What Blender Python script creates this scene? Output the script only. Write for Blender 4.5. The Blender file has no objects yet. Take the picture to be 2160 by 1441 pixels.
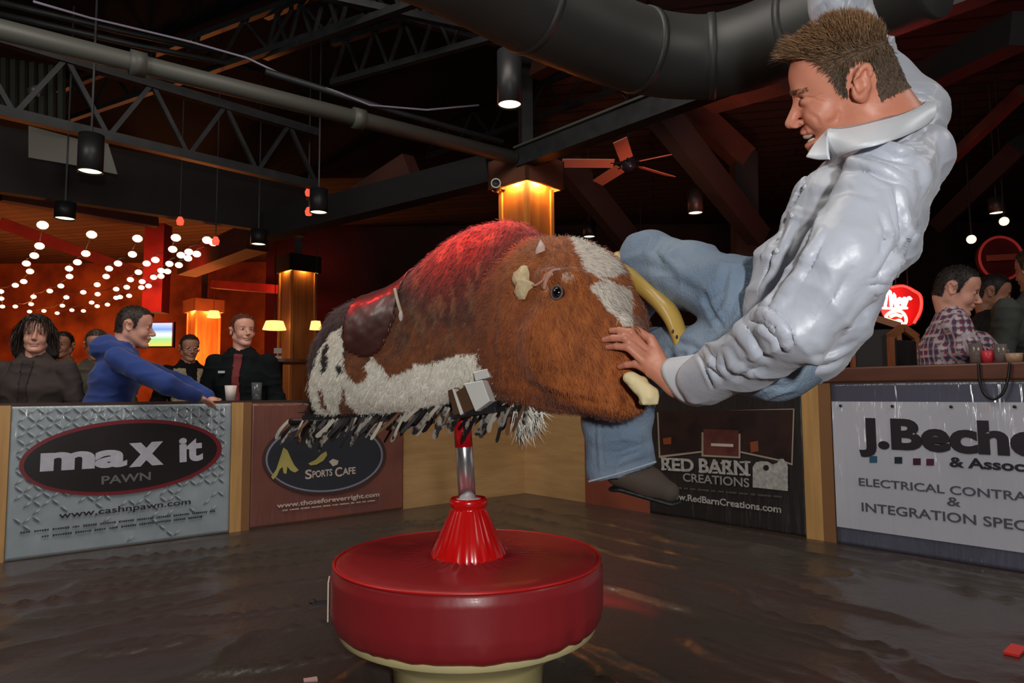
import bpy, bmesh, math, random
import numpy as np
from mathutils import Vector, Matrix, Euler

# ------------------------------------------------------------------ camera
W, H, F = 2160.0, 1441.0, 1438.0
CAM_Z = 0.88
scn = bpy.context.scene
COL = scn.collection
camd = bpy.data.cameras.new('camera')
camd.sensor_width = 36.0
camd.lens = F / W * 36.0
camd.clip_start = 0.05
camd.clip_end = 100
cam = bpy.data.objects.new('camera', camd)
COL.objects.link(cam)
CAM_M = (Matrix.Rotation(math.radians(90 + 4.36), 4, 'X') @ Matrix.Rotation(math.radians(-0.41), 4, 'Z'))
cam.matrix_world = Matrix.Translation((0, 0, CAM_Z)) @ CAM_M
scn.camera = cam
CR = np.array(CAM_M.to_3x3())
# ------------------------------------------------------------------ view and world
scn.view_settings.view_transform = 'Standard'
scn.view_settings.look = 'None'
scn.view_settings.gamma = 1.0
scn.view_settings.use_curve_mapping = False
scn.view_settings.exposure = 0.0
wd = bpy.data.worlds.new('world')
scn.world = wd
wd.use_nodes = True
wd.node_tree.nodes['Background'].inputs[0].default_value = (0.55, 0.6, 0.75, 1)
wd.node_tree.nodes['Background'].inputs[1].default_value = 0.10


def lamp(name, kind, loc, energy, color, aim=None, size=0.1, spot=60, blend=0.6):
    d = bpy.data.lights.new(name, kind)
    d.energy = energy
    d.color = color
    if kind in ('POINT', 'SPOT'):
        d.shadow_soft_size = size
    if kind == 'SPOT':
        d.spot_size = math.radians(spot)
        d.spot_blend = blend
    if kind == 'AREA':
        d.shape = 'DISK'
        d.size = size
    o = bpy.data.objects.new(name, d)
    COL.objects.link(o)
    o.location = loc
    if aim is not None:
        o.rotation_euler = (Vector(aim) - Vector(loc)).to_track_quat('-Z', 'Y').to_euler()
    return o


# the photographer's flash, a step behind and above the lens
lamp('camera_flash', 'SPOT', (0.17, -0.40, 1.07), 104, (1.0, 0.985, 0.96), (0.15, 2.0, 0.95), 0.035, 125, 0.5)
# unseen overhead fill, added to lift the ambient light in the pit
lamp('fill_light', 'AREA', (-0.6, 2.6, 4.1), 66, (1.0, 0.93, 0.84), (-0.3, 4.2, 0), 2.4)
lamp('fill_light', 'AREA', (-3.6, 1.6, 3.6), 50, (1.0, 0.95, 0.88), (-2.2, 4.6, 0.3), 1.6)
lamp('fill_light', 'AREA', (3.4, 1.0, 3.4), 36, (1.0, 0.92, 0.85), (2.0, 4.2, 0.3), 1.6)
# red stage lights aimed at the bull
lamp('stage_light', 'SPOT', (-0.45, 1.15, 3.15), 1700, (1.0, 0.008, 0.010), (-0.12, 2.02, 1.42), 0.05, 14, 0.8)
lamp('stage_light', 'SPOT', (-2.3, 3.3, 2.9), 60, (1.0, 0.02, 0.02), (-0.3, 2.1, 0.6), 0.06, 30, 0.6)
# red party lights out in the hall
for _l, _e, _t in (((-6.3, 11.2, 2.7), 400, (-8.0, 18, 3.1)), ((-4.6, 12.6, 2.9), 70, (-6.2, 18, 4.0)), ((-9.8, 10.5, 2.7), 420, (-12, 18, 3.1))):
    lamp('party_and_fill_light', 'SPOT', _l, _e, (1.0, 0.05, 0.025), _t, 0.25, 110, 0.8)
lamp('party_and_fill_light', 'POINT', (4.9, 7.6, 2.0), 9, (1.0, 0.02, 0.01), None, 0.2)
lamp('party_and_fill_light', 'SPOT', (2.2, 6.0, 2.0), 95, (1.0, 0.34, 0.22), (2.2, 9.5, 4.4), 0.2, 100, 0.9)  # added lamp, no fixture: brightens the fan blades and ceiling
lamp('bar_light', 'POINT', (-7.2, 15.4, 1.9), 330, (1.0, 0.28, 0.06), None, 0.3)
lamp('bar_light', 'POINT', (-11.6, 15.6, 1.9), 330, (1.0, 0.28, 0.06), None, 0.3)


# ------------------------------------------------------------------ pixel <-> world
def ray(px, py):
    d = CR @ np.array([px - W / 2, H / 2 - py, -F])
    return d / d[1]


def P(px, py, d):
    """the point on the sight line of (px,py) at distance d along +Y"""
    r = ray(px, py) * d
    return np.array([r[0], r[1], r[2] + CAM_Z])


def floor_pt(px, py, z=0.0):
    r = ray(px, py)
    t = (z - CAM_Z) / r[2]
    return np.array([r[0] * t, r[1] * t, z])


def proj(v):
    """world points (n,3) -> pixels (n,2)"""
    q = (np.asarray(v) - np.array([0, 0, CAM_Z])) @ CR
    return np.stack([W / 2 - q[:, 0] * F / q[:, 2], H / 2 + q[:, 1] * F / q[:, 2]], 1)


# ------------------------------------------------------------------ numpy noise
def _hash(ix, iy, iz, seed):
    n = (ix * 374761393 + iy * 668265263 + iz * 2147483647 + seed * 974711) & 0xFFFFFFFF
    n = ((n ^ (n >> 13)) * 1274126177) & 0xFFFFFFFF
    n = n ^ (n >> 16)
    return (n & 0xFFFFFF) / float(0xFFFFFF)


def noise(p, scale=1.0, seed=0):
    p = np.asarray(p, dtype=np.float64) * scale
    i = np.floor(p).astype(np.int64)
    f = p - i
    f = f * f * (3 - 2 * f)
    r = 0
    for dx in (0, 1):
        for dy in (0, 1):
            for dz in (0, 1):
                w = (f[:, 0] if dx else 1 - f[:, 0]) * (f[:, 1] if dy else 1 - f[:, 1]) * (f[:, 2] if dz else 1 - f[:, 2])
                r = r + w * _hash(i[:, 0] + dx, i[:, 1] + dy, i[:, 2] + dz, seed)
    return r * 2 - 1


def fbm(p, scale, seed=0, octs=3):
    a, t, s = 1.0, 0, 0
    for k in range(octs):
        t = t + a * noise(p, scale * 2 ** k, seed + k)
        s += a
        a *= 0.5
    return t / s


# ------------------------------------------------------------------ signed-distance modelling
def nrm(v):
    v = np.asarray(v, float)
    return v / (np.linalg.norm(v) + 1e-12)


class SDF:
    """smooth blends of round forms, turned into one continuous surface"""

    def __init__(self, res):
        self.res = res
        self.ops = []

    def add(self, fn, lo, hi, k=0.01, mode='u'):
        self.ops.append((fn, np.array(lo, float), np.array(hi, float), k, mode))
        return self

    def ell(self, c, r, R=None, k=0.01, mode='u'):
        c = np.array(c, float)
        r = np.array(r, float) * np.ones(3)
        m = r.max() if R is not None else r
        RR = None if R is None else np.array(R, float)

        def fn(p):
            q = p - c
            if RR is not None:
                q = q @ RR
            k0 = np.sqrt(((q / r) ** 2).sum(-1))
            k1 = np.sqrt(((q / r ** 2) ** 2).sum(-1)) + 1e-9
            return k0 * (k0 - 1) / k1
        return self.add(fn, c - m, c + m, k, mode)

    def cap(self, a, b, ra, rb, n=None, ratio=1.0, k=0.01, mode='u'):
        a = np.array(a, float)
        b = np.array(b, float)
        ba = b - a
        L = max((ba ** 2).sum(), 1e-10)
        if n is not None:
            n = nrm(n)
        m = max(ra, rb) * max(1, ratio)

        def fn(p):
            q = p - a
            h = np.clip((q @ ba) / L, 0, 1)
            d = q - h[..., None] * ba
            if n is not None:
                dn = d @ n
                d = d - dn[..., None] * n * (1 - 1 / ratio)
            return np.sqrt((d ** 2).sum(-1)) - (ra + (rb - ra) * h)
        return self.add(fn, np.minimum(a, b) - m, np.maximum(a, b) + m, k, mode)

    def chain(self, pts, rads, n=None, ratio=1.0, k=0.01, mode='u'):
        if not hasattr(ratio, '__len__'):
            ratio = [ratio] * len(pts)
        for i in range(len(pts) - 1):
            self.cap(pts[i], pts[i + 1], rads[i], rads[i + 1], n, (ratio[i] + ratio[i + 1]) / 2, k, mode)
        return self

    def box(self, c, h, R=None, rnd=0.005, k=0.005, mode='u'):
        c = np.array(c, float)
        h = np.array(h, float)
        RR = None if R is None else np.array(R, float)
        m = np.linalg.norm(h) if R is not None else h

        def fn(p):
            q = p - c
            if RR is not None:
                q = q @ RR
            q = np.abs(q) - (h - rnd)
            return np.sqrt((np.maximum(q, 0) ** 2).sum(-1)) + np.minimum(q.max(-1), 0) - rnd
        return self.add(fn, c - m, c + m, k, mode)

    def build(self):
        res = self.res
        mg = 4 * res
        lo = np.min([o[1] for o in self.ops if o[4] == 'u'], 0) - mg
        hi = np.max([o[2] for o in self.ops if o[4] == 'u'], 0) + mg
        n = np.ceil((hi - lo) / res).astype(int) + 1
        f = np.full(n, 0.5, np.float32)
        ax = [lo[i] + np.arange(n[i]) * res for i in range(3)]
        for fn, l, h, k, mode in self.ops:
            pad = max(k, 0) + 3 * res
            a = np.clip(np.floor((l - pad - lo) / res).astype(int), 0, n)
            b = np.clip(np.ceil((h + pad - lo) / res).astype(int) + 1, 0, n)
            if (b <= a).any():
                continue
            g = np.stack(np.meshgrid(ax[0][a[0]:b[0]], ax[1][a[1]:b[1]], ax[2][a[2]:b[2]], indexing='ij'), -1)
            d = fn(g).astype(np.float32)
            s = (slice(a[0], b[0]), slice(a[1], b[1]), slice(a[2], b[2]))
            c = f[s]
            if mode == 'u':
                hh = np.clip(0.5 + 0.5 * (c - d) / k, 0, 1)
                f[s] = c * (1 - hh) + d * hh - k * hh * (1 - hh)
            else:
                d = -d
                hh = np.clip(0.5 - 0.5 * (c - d) / k, 0, 1)
                f[s] = c * (1 - hh) + d * hh + k * hh * (1 - hh)
        # surface nets
        ins = f < 0
        cx = [slice(0, -1), slice(1, None)]
        cnt = np.zeros([m - 1 for m in n], np.int8)
        for i in (0, 1):
            for j in (0, 1):
                for k in (0, 1):
                    cnt += ins[cx[i], cx[j], cx[k]]
        act = (cnt > 0) & (cnt < 8)
        idx = np.full(act.shape, -1, np.int64)
        cells = np.argwhere(act)
        idx[act] = np.arange(len(cells))
        acc = np.zeros((len(cells), 3))
        num = np.zeros(len(cells))
        C8 = [(i, j, k) for i in (0, 1) for j in (0, 1) for k in (0, 1)]
        val = {c: f[cells[:, 0] + c[0], cells[:, 1] + c[1], cells[:, 2] + c[2]] for c in C8}
        for c in C8:
            for a in range(3):
                if c[a] == 0:
                    e = list(c)
                    e[a] = 1
                    e = tuple(e)
                    va, vb = val[c], val[e]
                    cr = (va < 0) != (vb < 0)
                    t = np.where(cr, va / np.where(cr, va - vb, 1), 0)
                    pt = np.tile(np.array(c, float), (len(cells), 1))
                    pt[:, a] += t
                    acc += pt * cr[:, None]
                    num += cr
        V = lo + (cells + acc / num[:, None]) * res
        faces = []
        for a in range(3):
            b, c = (a + 1) % 3, (a + 2) % 3
            s0 = [slice(None)] * 3
            s1 = [slice(None)] * 3
            s0[a] = slice(0, -1)
            s1[a] = slice(1, None)
            i0, i1 = ins[tuple(s0)], ins[tuple(s1)]
            e = np.argwhere(i0 != i1)
            ok = (e[:, b] > 0) & (e[:, c] > 0) & (e[:, b] < n[b] - 1) & (e[:, c] < n[c] - 1)
            e = e[ok]
            sg = i0[e[:, 0], e[:, 1], e[:, 2]]

            def cell(db, dc):
                q = e.copy()
                q[:, b] += db
                q[:, c] += dc
                return idx[q[:, 0], q[:, 1], q[:, 2]]
            q = np.stack([cell(-1, -1), cell(0, -1), cell(0, 0), cell(-1, 0)], 1)
            q[~sg] = q[~sg][:, ::-1]
            faces.append(q)
        Fq = np.concatenate(faces)
        Fq = Fq[(Fq >= 0).all(1)]
        return V, Fq


def relax(V, Fq, it=2, lam=0.5):
    for _ in range(it):
        s = np.zeros_like(V)
        c = np.zeros(len(V))
        m = Fq.shape[1]
        for a in range(m):
            i, j = Fq[:, a], Fq[:, (a + 1) % m]
            for x in range(3):
                s[:, x] += np.bincount(i, V[j, x], len(V)) + np.bincount(j, V[i, x], len(V))
            c += np.bincount(i, minlength=len(V)) + np.bincount(j, minlength=len(V))
        V = V + lam * (s / np.maximum(c, 1)[:, None] - V)
    return V


def normals(V, Fq):
    a = V[Fq[:, 2]] - V[Fq[:, 0]]
    b = V[Fq[:, 3 if Fq.shape[1] > 3 else 1]] - V[Fq[:, 1 if Fq.shape[1] > 3 else 0]]
    n = np.cross(a, b)
    if Fq.shape[1] == 3:
        n = -n
    N = np.zeros_like(V)
    for k in range(Fq.shape[1]):
        for x in range(3):
            N[:, x] += np.bincount(Fq[:, k], n[:, x], len(V))
    return N / (np.linalg.norm(N, axis=1)[:, None] + 1e-12)


def seg_dist(q, pl):
    """2D distance of points q to polyline pl; signed side too; and parameter along"""
    best = np.full(len(q), 1e9)
    side = np.zeros(len(q))
    par = np.zeros(len(q))
    pl = np.array(pl, float)
    for i in range(len(pl) - 1):
        a, b = pl[i], pl[i + 1]
        ab = b - a
        t = np.clip(((q - a) @ ab) / (ab @ ab), 0, 1)
        d = q - a - t[:, None] * ab
        dd = np.sqrt((d ** 2).sum(1))
        sd = np.sign(ab[0] * (q[:, 1] - a[1]) - ab[1] * (q[:, 0] - a[0]))
        m = dd < best
        best[m] = dd[m]
        side[m] = sd[m]
        par[m] = (i + t[m]) / (len(pl) - 1)
    return best, side, par


def fold(V, N, pl, w, amp, kind='ridge'):
    """press a cloth fold into the sculpt: line given where the photo shows it"""
    q = proj(V)
    vd = V - np.array([0, 0, CAM_Z])
    front = np.clip(-(N * vd).sum(1) / np.linalg.norm(vd, axis=1) * 3, 0, 1)
    lo = np.array(pl).min(0) - 3 * w
    hi = np.array(pl).max(0) + 3 * w
    m = (q > lo).all(1) & (q < hi).all(1) & (front > 0)
    if not m.any():
        return V
    d, s, t = seg_dist(q[m], pl)
    taper = np.clip(np.sin(np.clip(t, 0, 1) * math.pi), 0, 1) ** 0.5
    x = d / w
    if kind == 'ridge':
        g = np.exp(-x * x) - 0.45 * np.exp(-(x - 1.7) ** 2)
    elif kind == 'groove':
        g = -np.exp(-x * x) + 0.45 * np.exp(-(x - 1.7) ** 2)
    else:  # step: one side stands up
        g = np.where(s > 0, np.exp(-x / 1.5), -np.exp(-x * x * 2) * 0.6)
    V = V.copy()
    V[m] += N[m] * (amp * g * taper * front[m])[:, None]
    return V


def in_poly(q, poly):
    poly = np.array(poly, float)
    r = np.zeros(len(q), bool)
    j = len(poly) - 1
    for i in range(len(poly)):
        xi, yi = poly[i]
        xj, yj = poly[j]
        c = ((yi > q[:, 1]) != (yj > q[:, 1])) & (q[:, 0] < (xj - xi) * (q[:, 1] - yi) / (yj - yi + 1e-12) + xi)
        r ^= c
        j = i
    return r


# ------------------------------------------------------------------ objects
def mesh_obj(name, V, Fs, m=None, parent=None, smooth=True, colors=None, loc=None, fmat=None, mats=None):
    me = bpy.data.meshes.new(name)
    V = np.asarray(V, float)
    if loc is not None:
        V = V - np.array(loc)
    if isinstance(Fs, np.ndarray):
        k = Fs.shape[1]
        me.vertices.add(len(V))
        me.vertices.foreach_set('co', V.astype(np.float32).ravel())
        me.loops.add(Fs.size)
        me.loops.foreach_set('vertex_index', Fs.astype(np.int32).ravel())
        me.polygons.add(len(Fs))
        me.polygons.foreach_set('loop_start', np.arange(0, Fs.size, k, dtype=np.int32))
        me.update(calc_edges=True)
        me.validate()
    else:
        me.from_pydata([tuple(v) for v in V], [], [tuple(f) for f in Fs])
    if smooth:
        me.polygons.foreach_set('use_smooth', np.ones(len(me.polygons), bool))
    if colors is not None:
        ca = me.color_attributes.new('hide', 'FLOAT_COLOR', 'POINT')
        c4 = np.ones((len(V), 4), np.float32)
        c4[:, :3] = colors
        ca.data.foreach_set('color', c4.ravel())
    if mats:
        for x in mats:
            me.materials.append(x)
        if fmat is not None:
            me.polygons.foreach_set('material_index', np.array(fmat, np.int32))
    elif m:
        me.materials.append(m)
    me.update()
    o = bpy.data.objects.new(name, me)
    COL.objects.link(o)
    if loc is not None:
        o.location = loc
    if parent is not None:
        put_under(o, parent)
    return o


def put_under(o, parent):
    o.parent = parent
    if parent.type == 'EMPTY' or parent.location.length > 0:
        bpy.context.view_layer.update()
        o.matrix_parent_inverse = parent.matrix_world.inverted()


def tag(o, label=None, cat=None, group=None, kind=None):
    if label:
        o['label'] = label
    if cat:
        o['category'] = cat
    if group:
        o['group'] = group
    if kind:
        o['kind'] = kind
    return o


def thing(name, label, cat, loc=(0, 0, 0), group=None):
    o = bpy.data.objects.new(name, None)
    COL.objects.link(o)
    o.empty_display_size = 0.1
    o.location = loc
    tag(o, label, cat, group)
    return o


class MB:
    """collects simple solids into one mesh"""

    def __init__(self):
        self.v, self.f = [], []

    def _add(self, v, f):
        b = len(self.v)
        self.v += [tuple(map(float, x)) for x in v]
        self.f += [tuple(i + b for i in x) for x in f]
        return self

    def hexa(self, p):
        return self._add(p, [(0, 3, 2, 1), (4, 5, 6, 7), (0, 1, 5, 4), (1, 2, 6, 5), (2, 3, 7, 6), (3, 0, 4, 7)])

    def obox(self, c, ax, h):
        """oriented box: centre, three axes, half sizes"""
        c = np.array(c, float)
        a = [nrm(ax[i]) * h[i] for i in range(3)]
        s = [(-1, -1), (1, -1), (1, 1), (-1, 1)]
        return self.hexa([c + a[0] * x + a[1] * y + a[2] * z for z in (-1, 1) for x, y in s])

    def bar(self, a, b, w, h, up=(0, 0, 1)):
        a = np.array(a, float)
        b = np.array(b, float)
        d = nrm(b - a)
        u = np.array(up, float)
        if abs(d @ nrm(u)) > 0.97:
            u = np.array([1.0, 0.3, 0])
        s = nrm(np.cross(d, u))
        t = np.cross(s, d)
        return self.obox((a + b) / 2, (d, s, t), (np.linalg.norm(b - a) / 2, w / 2, h / 2))

    def tube(self, pts, r, n=10, caps=True):
        pts = [np.array(p, float) for p in pts]
        rr = r if hasattr(r, '__len__') else [r] * len(pts)
        v, f = [], []
        d0 = nrm(pts[1] - pts[0])
        s = nrm(np.cross(d0, (0, 0, 1) if abs(d0[2]) < .9 else (1, 0, 0)))
        for i, p in enumerate(pts):
            d = nrm(pts[min(i + 1, len(pts) - 1)] - pts[max(i - 1, 0)])
            s = nrm(s - d * (s @ d))
            t = np.cross(d, s)
            for k in range(n):
                a = 2 * math.pi * k / n
                v.append(p + rr[i] * (s * math.cos(a) + t * math.sin(a)))
        for i in range(len(pts) - 1):
            for k in range(n):
                a, b = i * n + k, i * n + (k + 1) % n
                f.append((a, b, b + n, a + n))
        if caps:
            f.append(tuple(range(n))[::-1])
            f.append(tuple((len(pts) - 1) * n + k for k in range(n)))
        return self._add(v, f)

    def lathe(self, c, prof, n=48, axis=(0, 0, 1)):
        c = np.array(c, float)
        ax = nrm(axis)
        s = nrm(np.cross(ax, (1, 0, 0) if abs(ax[0]) < .9 else (0, 1, 0)))
        t = np.cross(ax, s)
        v, f = [], []
        for r, z in prof:
            for k in range(n):
                a = 2 * math.pi * k / n
                v.append(c + ax * z + r * (s * math.cos(a) + t * math.sin(a)))
        for i in range(len(prof) - 1):
            for k in range(n):
                a, b = i * n + k, i * n + (k + 1) % n
                f.append((a, b, b + n, a + n))
        if prof[0][0] > 1e-4:
            f.append(tuple(range(n))[::-1])
        if prof[-1][0] > 1e-4:
            f.append(tuple((len(prof) - 1) * n + k for k in range(n)))
        return self._add(v, f)

    def ball(self, c, r, n=12):
        r = np.ones(3) * r
        v, f = [], []
        for i in range(n // 2 + 1):
            th = math.pi * i / (n // 2)
            for k in range(n):
                a = 2 * math.pi * k / n
                v.append(np.array(c) + r * np.array([math.sin(th) * math.cos(a), math.sin(th) * math.sin(a), math.cos(th)]))
        for i in range(n // 2):
            for k in range(n):
                a, b = i * n + k, i * n + (k + 1) % n
                f.append((a, a + n, b + n, b))
        return self._add(v, f)

    def build(self, name, m, parent=None, smooth=False, bevel=0, loc=None):
        o = mesh_obj(name, np.array(self.v), self.f, m, parent, smooth, loc=loc)
        if bevel:
            b = o.modifiers.new('edge', 'BEVEL')
            b.width = bevel
            b.segments = 2
            b.limit_method = 'ANGLE'
        return o


# ------------------------------------------------------------------ materials
def mat(name, col=(0.5, 0.5, 0.5), rough=0.6, metal=0.0, emit=None, es=0.0, n_scale=None, n_amt=0.25, col2=None,
        bump=0.0, b_scale=30, coat=0.0, sheen=0.0, attr=False, spec=0.5, stretch=None, trans=0.0, detail=4, wave=None, alpha=1.0):
    m = bpy.data.materials.new(name)
    m.use_nodes = True
    nt = m.node_tree
    b = nt.nodes['Principled BSDF']
    b.inputs['Roughness'].default_value = rough
    b.inputs['Metallic'].default_value = metal
    b.inputs['Base Color'].default_value = (*col, 1)
    b.inputs['Specular IOR Level'].default_value = spec
    b.inputs['Coat Weight'].default_value = coat
    b.inputs['Coat Roughness'].default_value = 0.12
    b.inputs['Sheen Weight'].default_value = sheen
    b.inputs['Transmission Weight'].default_value = trans
    b.inputs['Alpha'].default_value = alpha
    if emit:
        b.inputs['Emission Color'].default_value = (*emit, 1)
        b.inputs['Emission Strength'].default_value = es
    tc = nt.nodes.new('ShaderNodeTexCoord')
    src = tc.outputs['Object']
    if stretch:
        mp = nt.nodes.new('ShaderNodeMapping')
        mp.inputs['Scale'].default_value = stretch
        nt.links.new(src, mp.inputs[0])
        src = mp.outputs[0]
    base = None
    if attr:
        at = nt.nodes.new('ShaderNodeAttribute')
        at.attribute_name = 'hide'
        nt.links.new(at.outputs['Color'], b.inputs['Base Color'])
        base = at.outputs['Color']
    if n_scale:
        nz = nt.nodes.new('ShaderNodeTexNoise')
        nz.inputs['Scale'].default_value = n_scale
        nz.inputs['Detail'].default_value = detail
        nt.links.new(src, nz.inputs['Vector'])
        rp = nt.nodes.new('ShaderNodeValToRGB')
        rp.color_ramp.elements[0].position = 0.5 - n_amt
        rp.color_ramp.elements[1].position = 0.5 + n_amt
        c2 = col2 or tuple(c * 0.6 for c in col)
        rp.color_ramp.elements[0].color = (*c2, 1)
        rp.color_ramp.elements[1].color = (*col, 1)
        nt.links.new(nz.outputs['Fac'], rp.inputs[0])
        nt.links.new(rp.outputs[0], b.inputs['Base Color'])
    if bump:
        nb = nt.nodes.new('ShaderNodeTexNoise')
        nb.inputs['Scale'].default_value = b_scale
        nb.inputs['Detail'].default_value = 3
        nt.links.new(src, nb.inputs['Vector'])
        bp = nt.nodes.new('ShaderNodeBump')
        bp.inputs['Strength'].default_value = bump
        bp.inputs['Distance'].default_value = 0.02
        nt.links.new(nb.outputs['Fac'], bp.inputs['Height'])
        nt.links.new(bp.outputs[0], b.inputs['Normal'])
        if coat:
            nt.links.new(bp.outputs[0], b.inputs['Coat Normal'])
    return m


def planks_mat(name, ca, cb, scale, rough=0.7, rot=0.0, gap=0.03):
    """boards: noise-stretched grain with dark joints across one axis"""
    m = mat(name, ca, rough)
    nt = m.node_tree
    b = nt.nodes['Principled BSDF']
    tc = [n for n in nt.nodes if n.type == 'TEX_COORD'][0]
    mp = nt.nodes.new('ShaderNodeMapping')
    mp.inputs['Rotation'].default_value = (0, 0, rot)
    nt.links.new(tc.outputs['Object'], mp.inputs[0])
    br = nt.nodes.new('ShaderNodeTexBrick')
    br.inputs['Scale'].default_value = scale
    br.inputs['Mortar Size'].default_value = gap
    br.inputs['Brick Width'].default_value = 4.0
    br.inputs['Row Height'].default_value = 0.25
    br.inputs['Color1'].default_value = (*ca, 1)
    br.inputs['Color2'].default_value = (*cb, 1)
    br.inputs['Mortar'].default_value = (ca[0] * .15, ca[1] * .15, ca[2] * .15, 1)
    nt.links.new(mp.outputs[0], br.inputs['Vector'])
    nt.links.new(br.outputs['Color'], b.inputs['Base Color'])
    return m


def text_mesh(name, s, m, parent, org, u, v, n, height, width=None, bold=0.0, extr=0.001, shear=0.0, space=1.0, lift=0.0):
    """lettering laid on a plane: org = baseline start, u right, v up, n out"""
    cu = bpy.data.curves.new(name, 'FONT')
    cu.body = s
    cu.size = 1.0
    cu.offset = bold
    cu.extrude = 0.5
    cu.shear = shear
    cu.space_character = space
    cu.resolution_u = 4
    t = bpy.data.objects.new(name, cu)
    COL.objects.link(t)
    dg = bpy.context.evaluated_depsgraph_get()
    me = bpy.data.meshes.new_from_object(t.evaluated_get(dg))
    bpy.data.objects.remove(t)
    co = np.zeros(len(me.vertices) * 3)
    me.vertices.foreach_get('co', co)
    co = co.reshape(-1, 3)
    x0, x1 = co[:, 0].min(), co[:, 0].max()
    cap = 0.70
    sy = height / cap
    sx = sy if width is None else width / (x1 - x0)
    u, v, n = nrm(u), nrm(v), nrm(n)
    X = np.array(org) + ((co[:, :1] - x0) * sx) * u + (co[:, 1:2] * sy) * v + (co[:, 2:3] * 2 * extr + lift) * n
    me.vertices.foreach_set('co', X.astype(np.float32).ravel())
    me.materials.clear()
    me.materials.append(m)
    me.update()
    o = bpy.data.objects.new(name, me)
    COL.objects.link(o)
    if parent is not None:
        put_under(o, parent)
    return o
# ------------------------------------------------------------------ shared materials
BLACK = mat('black_paint', (0.012, 0.013, 0.015), 0.55)
STEEL_D = mat('dark_steel', (0.030, 0.031, 0.033), 0.5, 0.0, n_scale=9, n_amt=0.2, col2=(0.016, 0.016, 0.018))
PIPE_M = mat('grey_green_pipe', (0.085, 0.085, 0.072), 0.5)
CHROME = mat('chrome', (0.9, 0.9, 0.92), 0.22, 0.9)
PLY = mat('plywood', (0.55, 0.34, 0.15), 0.6, n_scale=3.0, n_amt=0.22, col2=(0.44, 0.26, 0.11), stretch=(1, 1, 7), bump=0.1, b_scale=20)
POST_M = mat('pine_post', (0.66, 0.38, 0.14), 0.5, n_scale=4.0, n_amt=0.25, col2=(0.5, 0.27, 0.09), stretch=(9, 9, 0.8))
POST_E = mat('pine_edge', (0.26, 0.12, 0.045), 0.6)
GROUND = -0.25
ULX = None
C0 = floor_pt(1107, 1040)
L0 = floor_pt(0, 1187)
R0 = floor_pt(2160, 1207)
DL = nrm(L0 - C0)
DR = nrm(R0 - C0)
UL = -DL                                   # reading direction on each barrier
UR = DR
NL = np.array([-DL[1], DL[0], 0.0])
NL = NL if NL @ (-C0) > 0 else -NL
NR = np.array([-DR[1], DR[0], 0.0])
NR = NR if NR @ (-C0) > 0 else -NR
Z = np.array([0, 0, 1.0])


def wl(px, py, off=0.0):
    """point of the barrier plane seen at a pixel (left barrier)"""
    r = ray(px, py)
    o = np.array([0, 0, CAM_Z])
    t = ((C0 + NL * off - o) @ NL) / (r @ NL)
    return o + r * t


def wr(px, py, off=0.0):
    r = ray(px, py)
    o = np.array([0, 0, CAM_Z])
    t = ((C0 + NR * off - o) @ NR) / (r @ NR)
    return o + r * t


# ------------------------------------------------------------------ the hall
FLOOR_M = mat('hall_floor', (0.035, 0.022, 0.018), 0.5, n_scale=2, n_amt=0.3)
m = MB()
m.obox((0, 8, GROUND - 0.1), ((1, 0, 0), (0, 1, 0), (0, 0, 1)), (19, 14, 0.1))
tag(m.build('floor', FLOOR_M), kind='structure')
CEIL_M = planks_mat('ceiling_boards', (0.060, 0.034, 0.026), (0.036, 0.023, 0.020), 0.9, 0.8, math.radians(12), 0.02)
m = MB()
m.obox((0, 8, 4.75), ((1, 0, 0), (0, 1, 0), (0, 0, 1)), (19, 14, 0.1))
tag(m.build('ceiling', CEIL_M), kind='structure')
m = MB()
m.obox((-9.3, 3.0, 4.60), ((1, 0, 0), (0, 1, 0), (0, 0, 1)), (9.6, 8.4, 0.03))
tag(m.build('ceiling', mat('black_deck', (0.008, 0.008, 0.011), 0.95, spec=0.1)), kind='structure')
WALL_O = mat('rust_plaster', (0.30, 0.10, 0.035), 0.85, n_scale=1.6, n_amt=0.22, col2=(0.08, 0.02, 0.012), detail=6)
WALL_D = mat('dark_board_wall', (0.06, 0.022, 0.016), 0.8, n_scale=1.2, n_amt=0.3, col2=(0.015, 0.008, 0.008), detail=6)
m = MB()
m.obox((-8.5, 19.2, 2.2), ((1, 0, 0), (0, 1, 0), (0, 0, 1)), (10, 0.1, 2.6))
tag(m.build('wall_back', WALL_O), kind='structure')
m = MB()
m.obox((6.5, 15.2, 2.2), ((1, 0, 0), (0, 1, 0), (0, 0, 1)), (12, 0.1, 2.6))
tag(m.build('wall_far', WALL_D), kind='structure')
m = MB()
m.obox((-18.6, 8, 2.2), ((0, 1, 0), (1, 0, 0), (0, 0, 1)), (14, 0.1, 2.6))
tag(m.build('wall_left', WALL_O), kind='structure')
m = MB()
m.obox((12.5, 8, 2.2), ((0, 1, 0), (1, 0, 0), (0, 0, 1)), (14, 0.1, 2.6))
tag(m.build('wall_right', WALL_D), kind='structure')
m = MB()
m.obox((0, -5.6, 2.2), ((1, 0, 0), (0, 1, 0), (0, 0, 1)), (19, 0.1, 2.6))
tag(m.build('wall_rear', WALL_D), kind='structure')

# ------------------------------------------------------------------ roof steel
def zp(px, py, z):
    return floor_pt(px, py, z)


def ext(a, b, ka=0.0, kb=0.0):
    return a + (a - b) * ka, b + (b - a) * kb


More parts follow.
